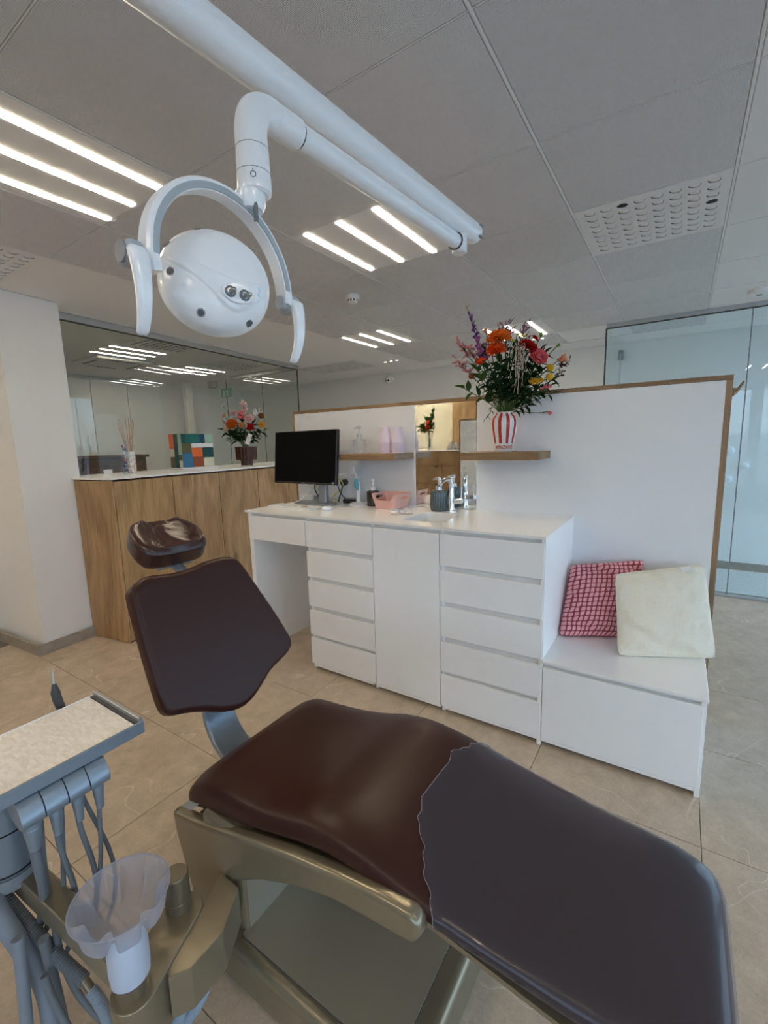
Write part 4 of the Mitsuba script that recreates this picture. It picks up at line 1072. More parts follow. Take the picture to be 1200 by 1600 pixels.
part(t, 'cable', tube(spline([(-1.452, .30, .666), (-1.46, .33, .60), (-1.44, .33, .48), (-1.36, .30, .40)], 16), .005, 10), 'hose', 40)

# ------------------------------------------------------------------ things on the worktop
WZ = 0.985
t = thing('monitor', 'black computer screen on a grey foot at the desk end of the worktop', 'monitor')
TLm, TRm, BRm, BLm = np.array([-2.445, 2.30, 1.506]), np.array([-1.846, 2.262, 1.498]), np.array([-1.886, 2.255, 1.143]), np.array([-2.505, 2.295, 1.130])
ex = (TRm-TLm+BRm-BLm); ex[2] = 0; ex /= np.linalg.norm(ex)
cm = (TLm+TRm+BRm+BLm)/4; hw = .306; hh = .182
ez = np.array([0, 0, 1]) + np.array([ex[1], -ex[0], 0])*-0.10; ez /= np.linalg.norm(ez)
ey = np.cross(ez, ex)          # away from the viewer
FM = frame(cm, ex, ey, ez)
part(t, 'housing', moved(cbox(-hw, hw, .004, .034, -hh, hh, .004), FM), 'black', False)
part(t, 'housing', moved(cbox(-hw*.7, hw*.7, .03, .062, -hh*.6, hh*.6, .012), FM), 'black_matte', False)
part(t, 'screen', moved(box(-hw+.006, hw-.006, .0025, .0045, -hh+.014, hh-.006), FM), 'screen_black', False)
pr('screen_black', (0.003, 0.003, 0.0035), 0.35, spec=0.04)
part(t, 'badge', moved(cbox(-.012, .012, .001, .0042, -hh+.004, -hh+.010, .0008), FM), 'chrome_dull', False)
part(t, 'badge', moved(cbox(hw-.030, hw-.012, .001, .0042, -hh+.006, -hh+.020, .0008), FM), 'grey_plastic', False)
part(t, 'neck', cbox(-2.112, -2.042, 2.345, 2.385, WZ+.012, 1.26, .006), 'stand_grey', False)
pr('stand_grey', (0.27, 0.29, 0.32), 0.35, 0.4)
ft = [(-2.36, 2.33), (-2.30, 2.45), (-2.05, 2.47), (-1.95, 2.36), (-1.99, 2.27), (-2.22, 2.25)]
part(t, 'foot', bevel_prism(resample(smooth_poly(ft, 2), 80)[::-1] if not Polygon(ft).exterior.is_ccw else resample(smooth_poly(ft, 2), 80), WZ+.0003, WZ+.014, .005, 'z', 2), 'stand_grey', 35)
t = thing('keyboard', 'white computer keyboard lying in front of the black screen', 'keyboard')
KB = frame(np.array([-2.385, 2.125, WZ+.0004]), [.9986, -.05, 0], [.05, .9986, 0], [0, 0, 1])
part(t, 'body', moved(cbox(0, .43, 0, .12, 0, .010, .003), KB), 'plastic_white', False)
for r_ in range(5):
    x = .012
    ws = [.026]*15 if r_ != 4 else [.034, .026, .026, .15, .026, .026, .026, .026]
    for w in ws:
        if x+w > .42: break
        part(t, 'key', moved(cbox(x+.0015, x+w-.0015, .012+.0205*(4-r_)-.0000, .012+.0205*(4-r_)+.018, .0098, .0128, .001), KB), 'key_white', False)
        x += w+.0005
pr('key_white', (0.70, 0.70, 0.69), 0.45)
t = thing('paper_slip', 'printed white slips of paper at the right end of the keyboard', 'paper')
PS = frame(np.array([-2.12, 2.13, WZ+.0140]), [.99, -.1, 0], [.1, .99, 0], [0, 0, 1])
part(t, 'sheet', moved(box(0, .10, 0, .075, 0, .0006), PS), 'paper', False)
part(t, 'sheet', moved(box(.105, .175, .005, .085, 0.0002, .0008), PS), 'paper', False)
pr('paper', (0.80, 0.79, 0.77), 0.7)
part(t, 'picture', moved(box(.012, .05, .02, .06, .0007, .0010), PS), 'print_grey', False)
part(t, 'picture', moved(box(.055, .09, .02, .04, .0007, .0010), PS), 'print_brown', False)
pr('print_grey', (0.32, 0.30, 0.30), 0.7); pr('print_brown', (0.35, 0.26, 0.2), 0.7)
t = thing('computer_mouse', 'white computer mouse beside the keyboard', 'computer mouse')
ms = rbox(-.030, .030, -.052, .052, 0, .030, .0145, 6)
v = ms.vertices.copy(); v[:, 2] *= 1-.35*np.clip((v[:, 1]+.01)/.06, 0, 1); ms = trimesh.Trimesh(v, ms.faces)
MF = frame(np.array([-1.875, 2.165, WZ+.0005]), [.86, .5, 0], [-.5, .86, 0], [0, 0, 1])
part(t, 'shell', moved(ms, MF), 'gloss_white', 40)
part(t, 'wheel', moved(cbox(-.003, .003, .016, .028, .018, .0265, .001), MF), 'grey_plastic', False)
# sockets and cables at the screen's foot
t = thing('socket_box', 'white double power socket box standing against the screen behind the monitor', 'socket')
part(t, 'box', cbox(-2.30, -1.90, PY-.035, PY-.0015, 1.02, 1.19, .004), 'plastic_white', False)
for x in (-2.225, -1.985):
    part(t, 'plug', tube([(x, PY-.036, 1.135), (x, PY-.075, 1.13)], .022, 18), 'black_matte', 40)
t = thing('junction_box', 'small white box at the left rear corner of the worktop', 'box')
part(t, 'body', cbox(-2.475+.06, -2.28, 2.474, 2.536, WZ+.0003, WZ+.05, .004), 'plastic_white', False)
part(t, 'socket_face', cbox(-2.279, -2.277, 2.482, 2.528, WZ+.008, WZ+.042, .0008), 'grey_plastic', False)
def cable(pts, r, mat, label):
    k = thing('cable', label, 'cable'); scene[k] = mikit.ply(tube(spline(pts, 40), r, 8), mat, smooth=60)
pr('cable_yellow', (0.55, 0.48, 0.14), 0.5)
cable([(-2.225, PY-.078, 1.128), (-2.215, PY-.11, 1.08), (-2.19, 2.44, 1.03), (-2.17, 2.47, .992)], .004, 'black_matte', 'black cable falling from the left plug behind the monitor foot')
cable([(-1.985, PY-.078, 1.128), (-1.96, PY-.12, 1.08), (-1.99, 2.43, 1.03), (-2.04, 2.49, .992)], .004, 'black_matte', 'black cable looping from the right plug behind the monitor neck')
cable([(-2.19, 2.40, 1.16), (-2.17, 2.42, 1.08), (-2.13, 2.42, 1.04), (-2.15, 2.49, .993)], .0045, 'cable_yellow', 'pale yellow cable left of the monitor neck')
cable([(-1.99, 2.42, 1.17), (-1.97, 2.44, 1.10), (-2.02, 2.42, 1.05), (-2.03, 2.475, .993)], .0045, 'cable_yellow', 'yellow cable right of the monitor neck')
cable([(-2.20, 2.40, 1.15), (-2.22, 2.37, 1.08), (-2.245, 2.30, 1.02), (-2.26, 2.24, .999), (-2.26, 2.235, .9975)], .0028, 'plastic_white', 'thin white cable running down to the keyboard')
cable([(-1.925, 2.34, 1.13), (-1.925, 2.37, 1.07), (-1.93, 2.43, 1.02), (-1.94, 2.475, .995)], .0032, 'black_matte', 'thin black cable hanging from the right side of the monitor')
solo('power_adapter', moved(rbox(-.05, .05, -.02, .02, 0, .026, .008), frame(np.array([-1.955, 2.500, WZ+.0005]), [.95, .1, 0], [-.1, .95, 0], [0, 0, 1])), 'black_matte', 'small black power adapter lying behind the monitor foot', 'adapter', 40)
# toothbrush on its stand
t = thing('electric_toothbrush', 'electric toothbrush with a blue grip on a round white foot', 'toothbrush')
tb = np.array([-1.845, 2.465])
part(t, 'foot', lathe([(0, WZ+.0003), (.070, WZ+.0003), (.072, WZ+.006), (.055, WZ+.016), (.02, WZ+.022), (0, WZ+.022)], 36, (*tb, 0)), 'plastic_white', 40)
part(t, 'handle', lathe([(0, WZ+.02), (.016, WZ+.02), (.018, WZ+.05), (.015, WZ+.12), (.012, WZ+.155), (0, WZ+.155)], 28, (*tb, 0)), 'gloss_white', 40)
part(t, 'grip', tube([(tb[0], tb[1]-.004, WZ+.10), (tb[0]-.006, tb[1]-.012, WZ+.14), (tb[0]-.012, tb[1]-.01, WZ+.18)], [.012, .018, .008], 16), 'tooth_blue', 40, 'blue grip')
pr('tooth_blue', (0.10, 0.38, 0.48), 0.4)
part(t, 'neck', tube([(tb[0]-.004, tb[1], WZ+.15), (tb[0]-.025, tb[1], WZ+.215), (tb[0]-.036, tb[1], WZ+.255)], [.009, .006, .005], 14), 'gloss_white', 40)
part(t, 'bristles', moved(cbox(-.006, .006, -.012, 0, -.014, .014, .002), frame(np.array([tb[0]-.036, tb[1]-.003, WZ+.245]), [1, 0, 0], [0, 1, 0], [0, 0, 1])), 'paper', False)
# brown pump bottle
def pump_bottle(x, y, r, h, label, mat, capmat, ribs=0, ph=.075, aim=-2.4):
    t = thing('pump_bottle', label, 'soap dispenser')
    prof = [(0, 0.0003), (r*.92, .0003), (r, .006), (r, h-.016), (r*.93, h-.006), (r*.55, h), (0, h)]
    if ribs:
        a = np.arange(ribs*6)*2*PI/(ribs*6)
        V = []
        for rr_, z in spline(np.array(prof[1:-1]), 18).tolist():
            k = rr_*(1+.035*np.cos(a*ribs)*(1 if .004 < z < h-.004 else 0))
            V.append(np.column_stack([k*np.cos(a), k*np.sin(a), np.full(len(a), np.clip(z, .0003, h))]))
        n = len(a); V = np.vstack(V+[np.array([[0, 0, .0003], [0, 0, h]])])
        F = grid_faces(18, n, True)+[(18*n, (j+1) % n, j) for j in range(n)]+[(18*n+1, 17*n+j, 17*n+(j+1) % n) for j in range(n)]
        m = trimesh.Trimesh(V, F, process=False).apply_translation((x, y, WZ))
    else:
        m = lathe(prof, 36, (x, y, WZ))
    part(t, 'bottle', m, mat, 40)
    z = WZ+h
    part(t, 'collar', lathe([(0, z), (.019, z), (.019, z+.022), (.012, z+.026), (0, z+.026)], 28, (x, y, 0)), capmat, 40)
    part(t, 'stem', cyl(x, y, z+.026, z+ph-.012, .005, 16), capmat, 40)
    d = np.array([math.cos(aim), math.sin(aim), 0])
    top = np.array([x, y, z+ph-.006])
    part(t, 'pump_head', tube([top-d*.012, top, top+d*.030, top+d*.046+np.array([0, 0, -.006])], [.008, .0095, .007, .004], 16), capmat, 40)
    part(t, 'pump_cap', cyl(x, y, z+ph-.012, z+ph+.006, .011, 20, .002), capmat, 40)
scene['amber'] = {'type': 'twosided', 'bsdf': {'type': 'principled', 'base_color': rgb(0.022, 0.010, 0.008), 'roughness': 0.12, 'specular': 0.6}}
pr('bottle_clear', (0.70, 0.71, 0.72), 0.2)
pump_bottle(-1.722, 2.462, .043, .105, 'dark brown pump bottle with a white head behind the pink basket', 'amber', 'plastic_white', 0, .070, 2.6)
pr('smoke_glass', (0.050, 0.072, 0.078), 0.12, spec=0.7)
pump_bottle(-1.214, 2.432, .047, .128, 'grey ribbed glass soap dispenser with a chrome pump beside the tap', 'smoke_glass', 'chrome', 22, .072, 2.9)
# pink basket
t = thing('basket', 'pink plastic basket with cut-out handles on the worktop', 'basket')
def basket_ring(s, z, dip=0):
    q = resample(np.asarray(round_poly([(-.10*s, -.085*s), (.10*s, -.085*s), (.10*s, .085*s), (-.10*s, .085*s)], .018).exterior.coords)[:-1], 160)
    zz = np.full(len(q), z)
    if dip:
        zz -= dip*(1-1/(1+np.exp(-(np.abs(q[:, 0])-.068)/.006)))*(q[:, 1] < -.05)
    return np.column_stack([q, zz])
H_ = .098
lay = [basket_ring(.80, 0.0005), basket_ring(.82, .003)]
for k in range(1, 15):
    z = H_*k/14; lay.append(basket_ring(.82+.22*k/14, z, .040*k/14))
inner = []
for k in range(14, 0, -1):
    z = H_*k/14; inner.append(basket_ring(.82+.22*k/14-.028, max(z, .004), .040*k/14))
inner.append(basket_ring(.79, .004))
L_ = lay+inner; n = 160
V = np.vstack(L_); F = grid_faces(len(L_), n, True)
V = np.vstack([V, [0, 0, .0005], [0, 0, .004]]); o_ = (len(L_)-1)*n
F += [(len(V)-2, (j+1) % n, j) for j in range(n)]+[(len(V)-1, o_+j, o_+(j+1) % n) for j in range(n)]
m = trimesh.Trimesh(V, F, process=False); m.fix_normals()
# cut the grips
try:
    mm = m3.Manifold(m3.Mesh(np.asarray(m.vertices, np.float32), np.asarray(m.faces, np.uint32)))
    grip = man(m3.Manifold.batch_hull([m3.Manifold.cylinder(.06, .0085, .0085, 16).rotate((0, 90, 0)).translate((-.03, sy, .072)) for sy in (-.028, .028)]))
    for s in (-1, 1):
        mm = mm - to_man(grip.copy().apply_translation((s*.10, 0, 0)))
    m = man(mm)
except Exception:
    pass
BF = frame(np.array([-1.548, 2.418, WZ]), [1, -.03, 0], [.03, 1, 0], [0, 0, 1])
scene[t+'__body'] = mikit.ply(moved(m, BF), 'pink_plastic', smooth=35)
pr('pink_plastic', (0.76, 0.44, 0.37), 0.45)
# crumpled clear wrapper
t = thing('plastic_wrapper', 'crumpled clear plastic wrapper lying in front of the pink basket', 'wrapper')
g_ = np.stack(np.meshgrid(np.linspace(-1, 1, 34), np.linspace(-1, 1, 22), indexing='ij'), -1)
q = np.concatenate([g_*2.6, np.zeros((34, 22, 1))], -1)
zz = .026+.050*(meshkit.fbm(q, 3, 3)-.35)*(1-.5*np.abs(g_[..., 0])) - .012*np.abs(g_[..., 1])
V = np.concatenate([g_[..., :1]*.066, g_[..., 1:]*.032*(1-.15*g_[..., :1])+.01*np.sin(g_[..., :1]*3), np.maximum(zz, .001)[..., None]], -1).reshape(-1, 3)
V2 = V.copy(); V2[:, 2] = .0012
m = trimesh.Trimesh(np.vstack([V, V2]), grid_faces(34, 22)+[tuple(i+34*22 for i in f[::-1]) for f in grid_faces(34, 22)], process=False)
scene['film_clear'] = {'type': 'blendbsdf', 'weight': 0.45, 'a': {'type': 'thindielectric', 'int_ior': 1.5}, 'b': {'type': 'twosided', 'bsdf': {'type': 'principled', 'base_color': rgb(.72, .72, .71), 'roughness': .25}}}
part(t, 'sheet', moved(m, frame(np.array([-1.352, 2.215, WZ]), [.93, .37, 0], [-.37, .93, 0], [0, 0, 1])), 'film_clear', 50)
# tap
t = thing('tap', 'chrome swan-neck tap with a side lever at the basin', 'tap')
fx_, fy_ = -1.135, 2.435
part(t, 'base', lathe([(0, WZ+.0002), (.026, WZ+.0002), (.026, WZ+.006), (.020, WZ+.010), (.017, WZ+.03), (.0195, WZ+.05), (.0195, WZ+.085), (.016, WZ+.10), (0, WZ+.10)], 32, (fx_, fy_, 0)), 'chrome', 40)
part(t, 'spout', tube(spline([(fx_, fy_, WZ+.09), (fx_+.001, fy_+.004, WZ+.14), (fx_-.003, fy_-.008, WZ+.178), (fx_-.012, fy_-.045, WZ+.193), (fx_-.022, fy_-.085, WZ+.178), (fx_-.026, fy_-.100, WZ+.160)], 32), np.concatenate([np.linspace(.0165, .0135, 12), np.linspace(.0135, .0125, 20)]), 22), 'chrome', 50)
part(t, 'lever_body', tube([(fx_+.010, fy_, WZ+.062), (fx_+.040, fy_+.004, WZ+.064), (fx_+.066, fy_+.008, WZ+.066), (fx_+.072, fy_+.009, WZ+.0665)], [.0145, .0150, .0170, .013], 24), 'chrome', 40)
part(t, 'lever', tube([(fx_+.060, fy_+.012, WZ+.080), (fx_+.063, fy_+.015, WZ+.150)], [.0042, .0034], 12), 'chrome', 40)
part(t, 'finial', cat(tube([(fx_+.004, fy_, WZ+.180), (fx_+.005, fy_, WZ+.205)], [.006, .005], 12), tube([(fx_-.012, fy_, WZ+.204), (fx_+.022, fy_, WZ+.204)], .0042, 10)), 'chrome', 40)

# ------------------------------------------------------------------ on the left shelf
SH = 1.337
t = thing('glass_dispenser', 'clear cut-glass bottle with a clear pump on the oak shelf', 'soap dispenser')
gx, gy = -1.785, 2.415
scene['crystal'] = {'type': 'blendbsdf', 'weight': 0.25, 'a': {'type': 'thindielectric', 'int_ior': 1.5}, 'b': {'type': 'twosided', 'bsdf': {'type': 'principled', 'base_color': rgb(.62, .63, .63), 'roughness': .12}}}
a = np.arange(96)*2*PI/96
V = []
zs_ = np.linspace(0.0004, .088, 30)
for z in zs_:
    fac = .045*(1+.05*np.maximum(np.cos(a*16+z*160), np.cos(a*16-z*160))*(z < .066))
    V.append(np.column_stack([gx+fac*np.cos(a), gy+fac*np.sin(a), np.full(96, SH+z)]))
for r_, z in ((.036, .094), (.018, .099), (.016, .112)):
    V.append(np.column_stack([gx+r_*np.cos(a), gy+r_*np.sin(a), np.full(96, SH+z)]))
V = np.vstack(V)
part(t, 'bottle', trimesh.Trimesh(V, grid_faces(33, 96, True), process=False), 'crystal', 30)
part(t, 'shoulder_ring', lathe([(.043, SH+.086), (.047, SH+.088), (.043, SH+.091)], 36, (gx, gy, 0)), 'crystal', 40)
part(t, 'collar', lathe([(0, SH+.11), (.017, SH+.11), (.017, SH+.130), (.010, SH+.134), (0, SH+.134)], 24, (gx, gy, 0)), 'crystal', 40)
part(t, 'pump_head', cat(cyl(gx, gy, SH+.134, SH+.165, .005, 12), tube([(gx+.012, gy, SH+.172), (gx-.03, gy, SH+.170), (gx-.045, gy, SH+.160)], [.009, .007, .004], 14)), 'crystal', 40)
pr('cup_lilac', (0.72, 0.61, 0.68), 0.6); pr('cup_inside', (0.78, 0.76, 0.76), 0.6)
for s_, (x, y) in enumerate(((-1.590, 2.425), (-1.508, 2.445))):
    side = ('left', 'right')[s_]
    for k in range(6):
        z0 = SH+.0004+.0125*k
        which = ['lowest', 'second from the bottom', 'third from the bottom', 'fourth from the bottom', 'fifth from the bottom', 'topmost'][k]
        t = thing('paper_cup', f'lilac paper cup turned upside down, {which} in the {side} stack', 'cup', 'lilac paper cups stacked on the shelf')
        part(t, 'wall', lathe([(.0405, 0), (.0395, .004), (.0290, .0995), (.0278, .0995), (.0383, .004), (.0390, 0), (.0405, 0)], 28, (x, y, z0)), 'cup_lilac', 40)
        part(t, 'rim', trimesh.creation.torus(.0402, .0027, 32, 8).apply_translation((x, y, z0+.0018)), 'cup_lilac', 60)
        if k == 5: part(t, 'bottom', cyl(x, y, z0+.094, z0+.0955, .0288, 28), 'cup_inside', 40)

# ------------------------------------------------------------------ flowers
def petal(l, w, cup=.3, curl=.0, tip=1.0, nu=6, nv=5):
    """a petal along +x, opening to +z"""
    u, v = np.meshgrid(np.linspace(0, 1, nu), np.linspace(-1, 1, nv), indexing='ij')
    wid = w*np.sin(PI*np.clip(u*.86+.10, 0, 1))**.7*(1-(u**6)*tip*.8)
    x = l*u; y = wid*v
    z = cup*w*(v**2)+curl*l*u**2
    return np.stack([x, y, z], -1).reshape(-1, 3), grid_faces(nu, nv)
def place_petals(items):
    V, F, o = [], [], 0
    for (v, f), el, az, r0, z0 in items:
        c, s = math.cos(el), math.sin(el)
        q = np.column_stack([v[:, 0]*c-v[:, 2]*s+r0, v[:, 1], v[:, 0]*s+v[:, 2]*c+z0])
        c, s = math.cos(az), math.sin(az)
        V.append(np.column_stack([q[:, 0]*c-q[:, 1]*s, q[:, 0]*s+q[:, 1]*c, q[:, 2]]))
        F += [tuple(i+o for i in t) for t in f]; o += len(v)
    return trimesh.Trimesh(np.vstack(V), F, process=False)
def rose_mesh(R, seed=0, rows=6):
    r_ = random.Random(seed); it = []
    for k in range(rows):
        q = k/(rows-1); n = 3+k
        for j in range(n):
            el = math.radians(84-52*q+r_.uniform(-5, 5))
            it.append((petal(R*(.62+.42*q), R*(.26+.36*q), .35, -.12*q, .6), el, 2*PI*j/n+k*1.3+r_.uniform(-.2, .2), R*.06*k/rows*2, -R*.30*q))
    return place_petals(it)
def dahlia_mesh(R, seed=0, rows=7, n0=7, w=.13):
    r_ = random.Random(seed); it = []
    for k in range(rows):
        q = k/(rows-1); n = n0+2*k
        for j in range(n):
            it.append((petal(R*(.35+.65*q), R*w, .9, -.05, 1.0, 5, 3), math.radians(80-78*q+r_.uniform(-6, 6)), 2*PI*(j+.5*(k % 2))/n+r_.uniform(-.1, .1), R*.05, -R*.12*q))
    return place_petals(it)
def pompon_mesh(R, seed=0, n=90):
    r_ = random.Random(seed)
    ms = [ball((0, 0, 0), R*.85, 2)]
    for i in range(n):
        z = 1-2*(i+.5)/n*.85; a = i*2.39996; s = math.sqrt(max(0, 1-z*z))
        ms.append(trimesh.creation.icosphere(0, R*.17).apply_translation((R*.86*s*math.cos(a), R*.86*s*math.sin(a), R*.86*z)))
    return cat(ms)
def daisy_mesh(R, n=14, seed=0):
    return place_petals([(petal(R, R*.17, .4, -.1, .7, 4, 3), math.radians(12+(i % 2)*10), 2*PI*i/n, R*.12, 0) for i in range(n)])
def bud_mesh(R, n=6, seed=0):
    return place_petals([(petal(R*1.9, R*.62, .75, -.25, 1.0), math.radians(82-6*(i % 2)), 2*PI*i/n, R*.18, 0) for i in range(n)])
def leaf_mesh(l, w, curl=-.25, nu=8, nv=5):
    u, v = np.meshgrid(np.linspace(0, 1, nu), np.linspace(-1, 1, nv), indexing='ij')
    wid = w*np.sin(PI*u**.8)*(1-.1*u)+w*.02
    return trimesh.Trimesh(np.stack([l*u, wid*v, .35*wid*np.abs(v)+curl*l*u**2], -1).reshape(-1, 3), grid_faces(nu, nv), process=False)
def aim(d, roll=0.0):
    d = np.asarray(d, float); d = d/np.linalg.norm(d)
    a = np.cross([0, 0, 1], d); a = a/np.linalg.norm(a) if np.linalg.norm(a) > 1e-6 else np.array([1., 0, 0])
    b = np.cross(d, a)
    return a*math.cos(roll)+b*math.sin(roll), -a*math.sin(roll)+b*math.cos(roll), d
def face_up(mesh, pos, d, roll=0.0):
    a, b, c = aim(d, roll)
    return moved(mesh, frame(pos, a, b, c))
def along(mesh, pos, d, up=(0, 0, 1), roll=0.0):
    """mesh's x axis along d, its z roughly up"""
    d = np.asarray(d, float); d /= np.linalg.norm(d)
    y = np.cross(up, d); y = y/np.linalg.norm(y) if np.linalg.norm(y) > 1e-6 else np.array([0, 1., 0])
    z = np.cross(d, y)
    y, z = y*math.cos(roll)+z*math.sin(roll), -y*math.sin(roll)+z*math.cos(roll)
    return moved(mesh, frame(pos, d, y, z))
def petal_mat(name, c0, c1=None, rough=.6):
    c = proc(lambda p, n, uv: mix(c0, c1, noise(p.x*90, p.y*90, p.z*90))) if c1 else rgb(*c0)
    scene[name] = {'type': 'principledthin', 'base_color': c, 'roughness': rough, 'diff_trans': 0.22, 'spec_trans': 0.0}
    return name
for nm, c0, c1 in (('p_orange', (.68, .11, .02), (.80, .28, .04)), ('p_red', (.42, .015, .015), (.55, .03, .02)), ('p_pink', (.80, .14, .17), (.85, .26, .26)), ('p_deeporange', (.70, .07, .02), (.80, .16, .03)),
                   ('p_purple', (.07, .02, .16), (.20, .07, .28)), ('p_mauve', (.30, .09, .30), (.46, .20, .42)), ('p_yellow', (.75, .42, .02), (.80, .55, .06)), ('p_green', (.38, .46, .10), (.56, .60, .22)),
                   ('p_salmon', (.72, .25, .12), (.80, .40, .24)), ('p_rosebush', (.45, .10, .13), (.62, .26, .26)), ('p_brown', (.16, .06, .02), (.30, .12, .04)), ('p_cream', (.78, .66, .48), (.84, .76, .62)),
                   ('p_palepink', (.80, .48, .48), (.86, .68, .66)), ('p_white', (.75, .75, .74), (.84, .84, .82)), ('p_apricot', (.80, .40, .10), (.85, .52, .20)), ('p_dark', (.05, .015, .02), (.10, .03, .035)), ('p_straw', (.36, .27, .19), (.50, .40, .30)), ('p_dusk', (.16, .08, .11), (.28, .14, .18)),
                   ('leaf', (.022, .050, .015), (.045, .09, .025)), ('leaf_dark', (.010, .025, .011), (.022, .045, .017)), ('leaf_bright', (.10, .20, .03), (.18, .30, .06)), ('stem', (.07, .11, .03), (.11, .15, .05))):
    petal_mat(nm, c0, c1)
EX = np.array([.8327, .5537, 0]); EF = np.array([-.5537, .8327, 0]); EZ = np.array([0, 0, 1.])      # bouquet axes: across, back, up

class Bouquet:
    def __init__(self, foot, mouth, label, seed):
        self.root = thing('bouquet', label, 'bouquet')
        where = ''
        self.foot, self.mouth, self.where, self.r = np.asarray(foot, float), np.asarray(mouth, float), where, random.Random(seed)
    def at(self, a, h, d=0.0): return self.mouth+EX*a+EZ*h+EF*d
    def sub(self, name, label):
        k = key_of(name, self.root); labels[k] = {'label': label}; return k
    def stem(self, t, top, r=.0022, bend=.35, out=None):
        k = .022
        e = top-self.mouth
        m = self.mouth+np.array([max(-k, min(k, e[0]*.12)), max(-k, min(k, e[1]*.12)), 0])
        foot = self.foot-np.array([m[0]-self.mouth[0], m[1]-self.mouth[1], 0])*.6
        mid = m+e*np.array([.40, .40, .55])
        part(t, 'stem', tube(spline([foot, m, mid, top], 16), r, 6), 'stem', 60)
        return m, mid, foot
    def flower(self, name, label, a, h, d, mesh, mat, look=None, leaves=0, leaf='leaf', ll=.05, lw=.013, group=None, centre=None, sepal=True):
        top = self.at(a, h, d)
        t = self.sub(name, label)
        m, mid, _ = self.stem(t, top)
        di = np.asarray(look, float) if look is not None else (EX*a*1.2-EF*.16+EZ*(.10+.3*h))
        part(t, 'bloom', face_up(mesh, top, di, self.r.uniform(0, 6)), mat, True)
        if centre: part(t, 'centre', face_up(ball((0, 0, centre[1]), centre[0], 1, (1, 1, .5)), top, di), centre[2], True)
        for k in range(leaves):
            q = self.r.uniform(.35, .85)
            p = mid*(1-q)+top*q if k % 2 else m*(1-q)+mid*q
            dd = EX*self.r.uniform(-1, 1)+EF*self.r.uniform(-1, .5)+EZ*self.r.uniform(-.2, .6)
            part(t, 'leaf', along(leaf_mesh(ll*self.r.uniform(.8, 1.2), lw), p, dd, roll=self.r.uniform(-.6, .6)), leaf, True)
        return t
    def spray(self, name, label, a, h, d, n, spread, mat, bud=.006, catg='flower', stretch=1.8, twig='stem', fork=.55, leaves=0, leaf='leaf'):
        """a twiggy spray: thin twigs with small buds"""
        top = self.at(a, h, d); t = self.sub(name, label)
        m, mid, _ = self.stem(t, top, .0017)
        tw, bd = [], []
        base = mid*(1-fork)+top*fork
        ax = (top-base)
        for k in range(n):
            q = self.r.uniform(.05, 1)
            p0 = base+ax*q
            e = p0+EX*self.r.uniform(-1, 1)*spread+EF*self.r.uniform(-.7, .7)*spread+EZ*self.r.uniform(.1, 1.1)*spread
            tw.append(tube(spline([p0, p0*.5+e*.5+EZ*.006, e], 5), .0009, 4))
            for j in range(3):
                f = self.r.uniform(.45, 1) if j else 1
                c = p0*(1-f)+e*f+np.array([self.r.uniform(-.004, .004) for _ in range(3)])
                b = trimesh.creation.icosphere(1, bud*self.r.uniform(.7, 1.15)); b.apply_scale((.6, .6, stretch*.6))
                bd.append(face_up(b, c, e-p0+EZ*.01))
        part(t, 'twigs', cat(tw), twig, 60)
        part(t, 'buds', cat(bd), mat, True)
        for k in range(leaves):
            q = self.r.uniform(.1, .9)
            part(t, 'leaf', along(leaf_mesh(.035, .008), base+ax*q, EX*self.r.uniform(-1, 1)-EF*self.r.uniform(0, 1)+EZ*.2), leaf, True)
        return t
    def branch(self, name, label, a, h, d, n, ll, lw, leaf='leaf', droop=-.3, catg='foliage', lo=.35):
        top = self.at(a, h, d); t = self.sub(name, label)
        m, mid, _ = self.stem(t, top, .002)
        pts = spline([m, mid, top], 20)
        for k in range(n):
            q = lo+(1-lo)*(k+.5)/n
            p = pts[min(19, int(q*19))]
            tg = pts[min(19, int(q*19)+1)]-pts[max(0, int(q*19)-1)]; tg /= np.linalg.norm(tg)
            side = np.cross(tg, EF); side /= np.linalg.norm(side)+1e-9
            dd = side*(1 if k % 2 else -1)+tg*.7-EF*self.r.uniform(-.4, .8)
            part(t, 'leaf', along(leaf_mesh(ll*self.r.uniform(.75, 1.2), lw*self.r.uniform(.8, 1.2), droop), p, dd, roll=self.r.uniform(-.5, .5)), leaf, True)
        part(t, 'leaf', along(leaf_mesh(ll, lw, droop), top, top-mid, roll=.3), leaf, True)
        return t

# striped vase on the right shelf
vx, vy = -.812, 2.418
t = thing('vase', 'white vase with red stripes and lettering on the right oak shelf', 'vase')
vprof = [(0, .0004), (.043, .0004), (.047, .006), (.0545, .05), (.064, .10), (.0705, .14), (.070, .165), (.062, .185), (.050, .197), (.0455, .204), (.0475, .210), (.0455, .212), (.0425, .207), (.046, .19), (.060, .165), (.055, .10), (.04, .02), (0, .012)]
vs = [(vprof[0][0], vprof[0][1])]+spline(np.array(vprof[1:12]), 40).tolist()+vprof[12:]
vm, vuv = lathe_uv(vs, 96, (vx, vy, SH))
def stripes(p, n, uv):
    z = p.z-SH
    k = uv.x*10
    d = dr.abs(k-dr.floor(k)-0.5)
    on = (1-smoothstep(0.20, 0.215, d))*smoothstep(0.046, 0.048, z+0.004*noise(k*3))*(1-smoothstep(0.207, 0.209, z))
    return mix((0.76, 0.72, 0.67), (0.46, 0.035, 0.035), on)
scene['striped'] = {'type': 'twosided', 'bsdf': {'type': 'principled', 'base_color': proc(stripes), 'roughness': 0.15, 'specular': 0.5}}
scene[t+'__body'] = mikit.ply(vm, 'striped', smooth=True, uv=vuv)
lt = meshkit.text_mesh('KNOKKE', .0165, .0012, bold=True)
v = lt.vertices.copy(); wtx = v[:, 0].max()
ang0 = math.atan2(-vy, -vx)+.10
rv = .0485
an = ang0+(v[:, 0]-wtx/2)/rv*1.02
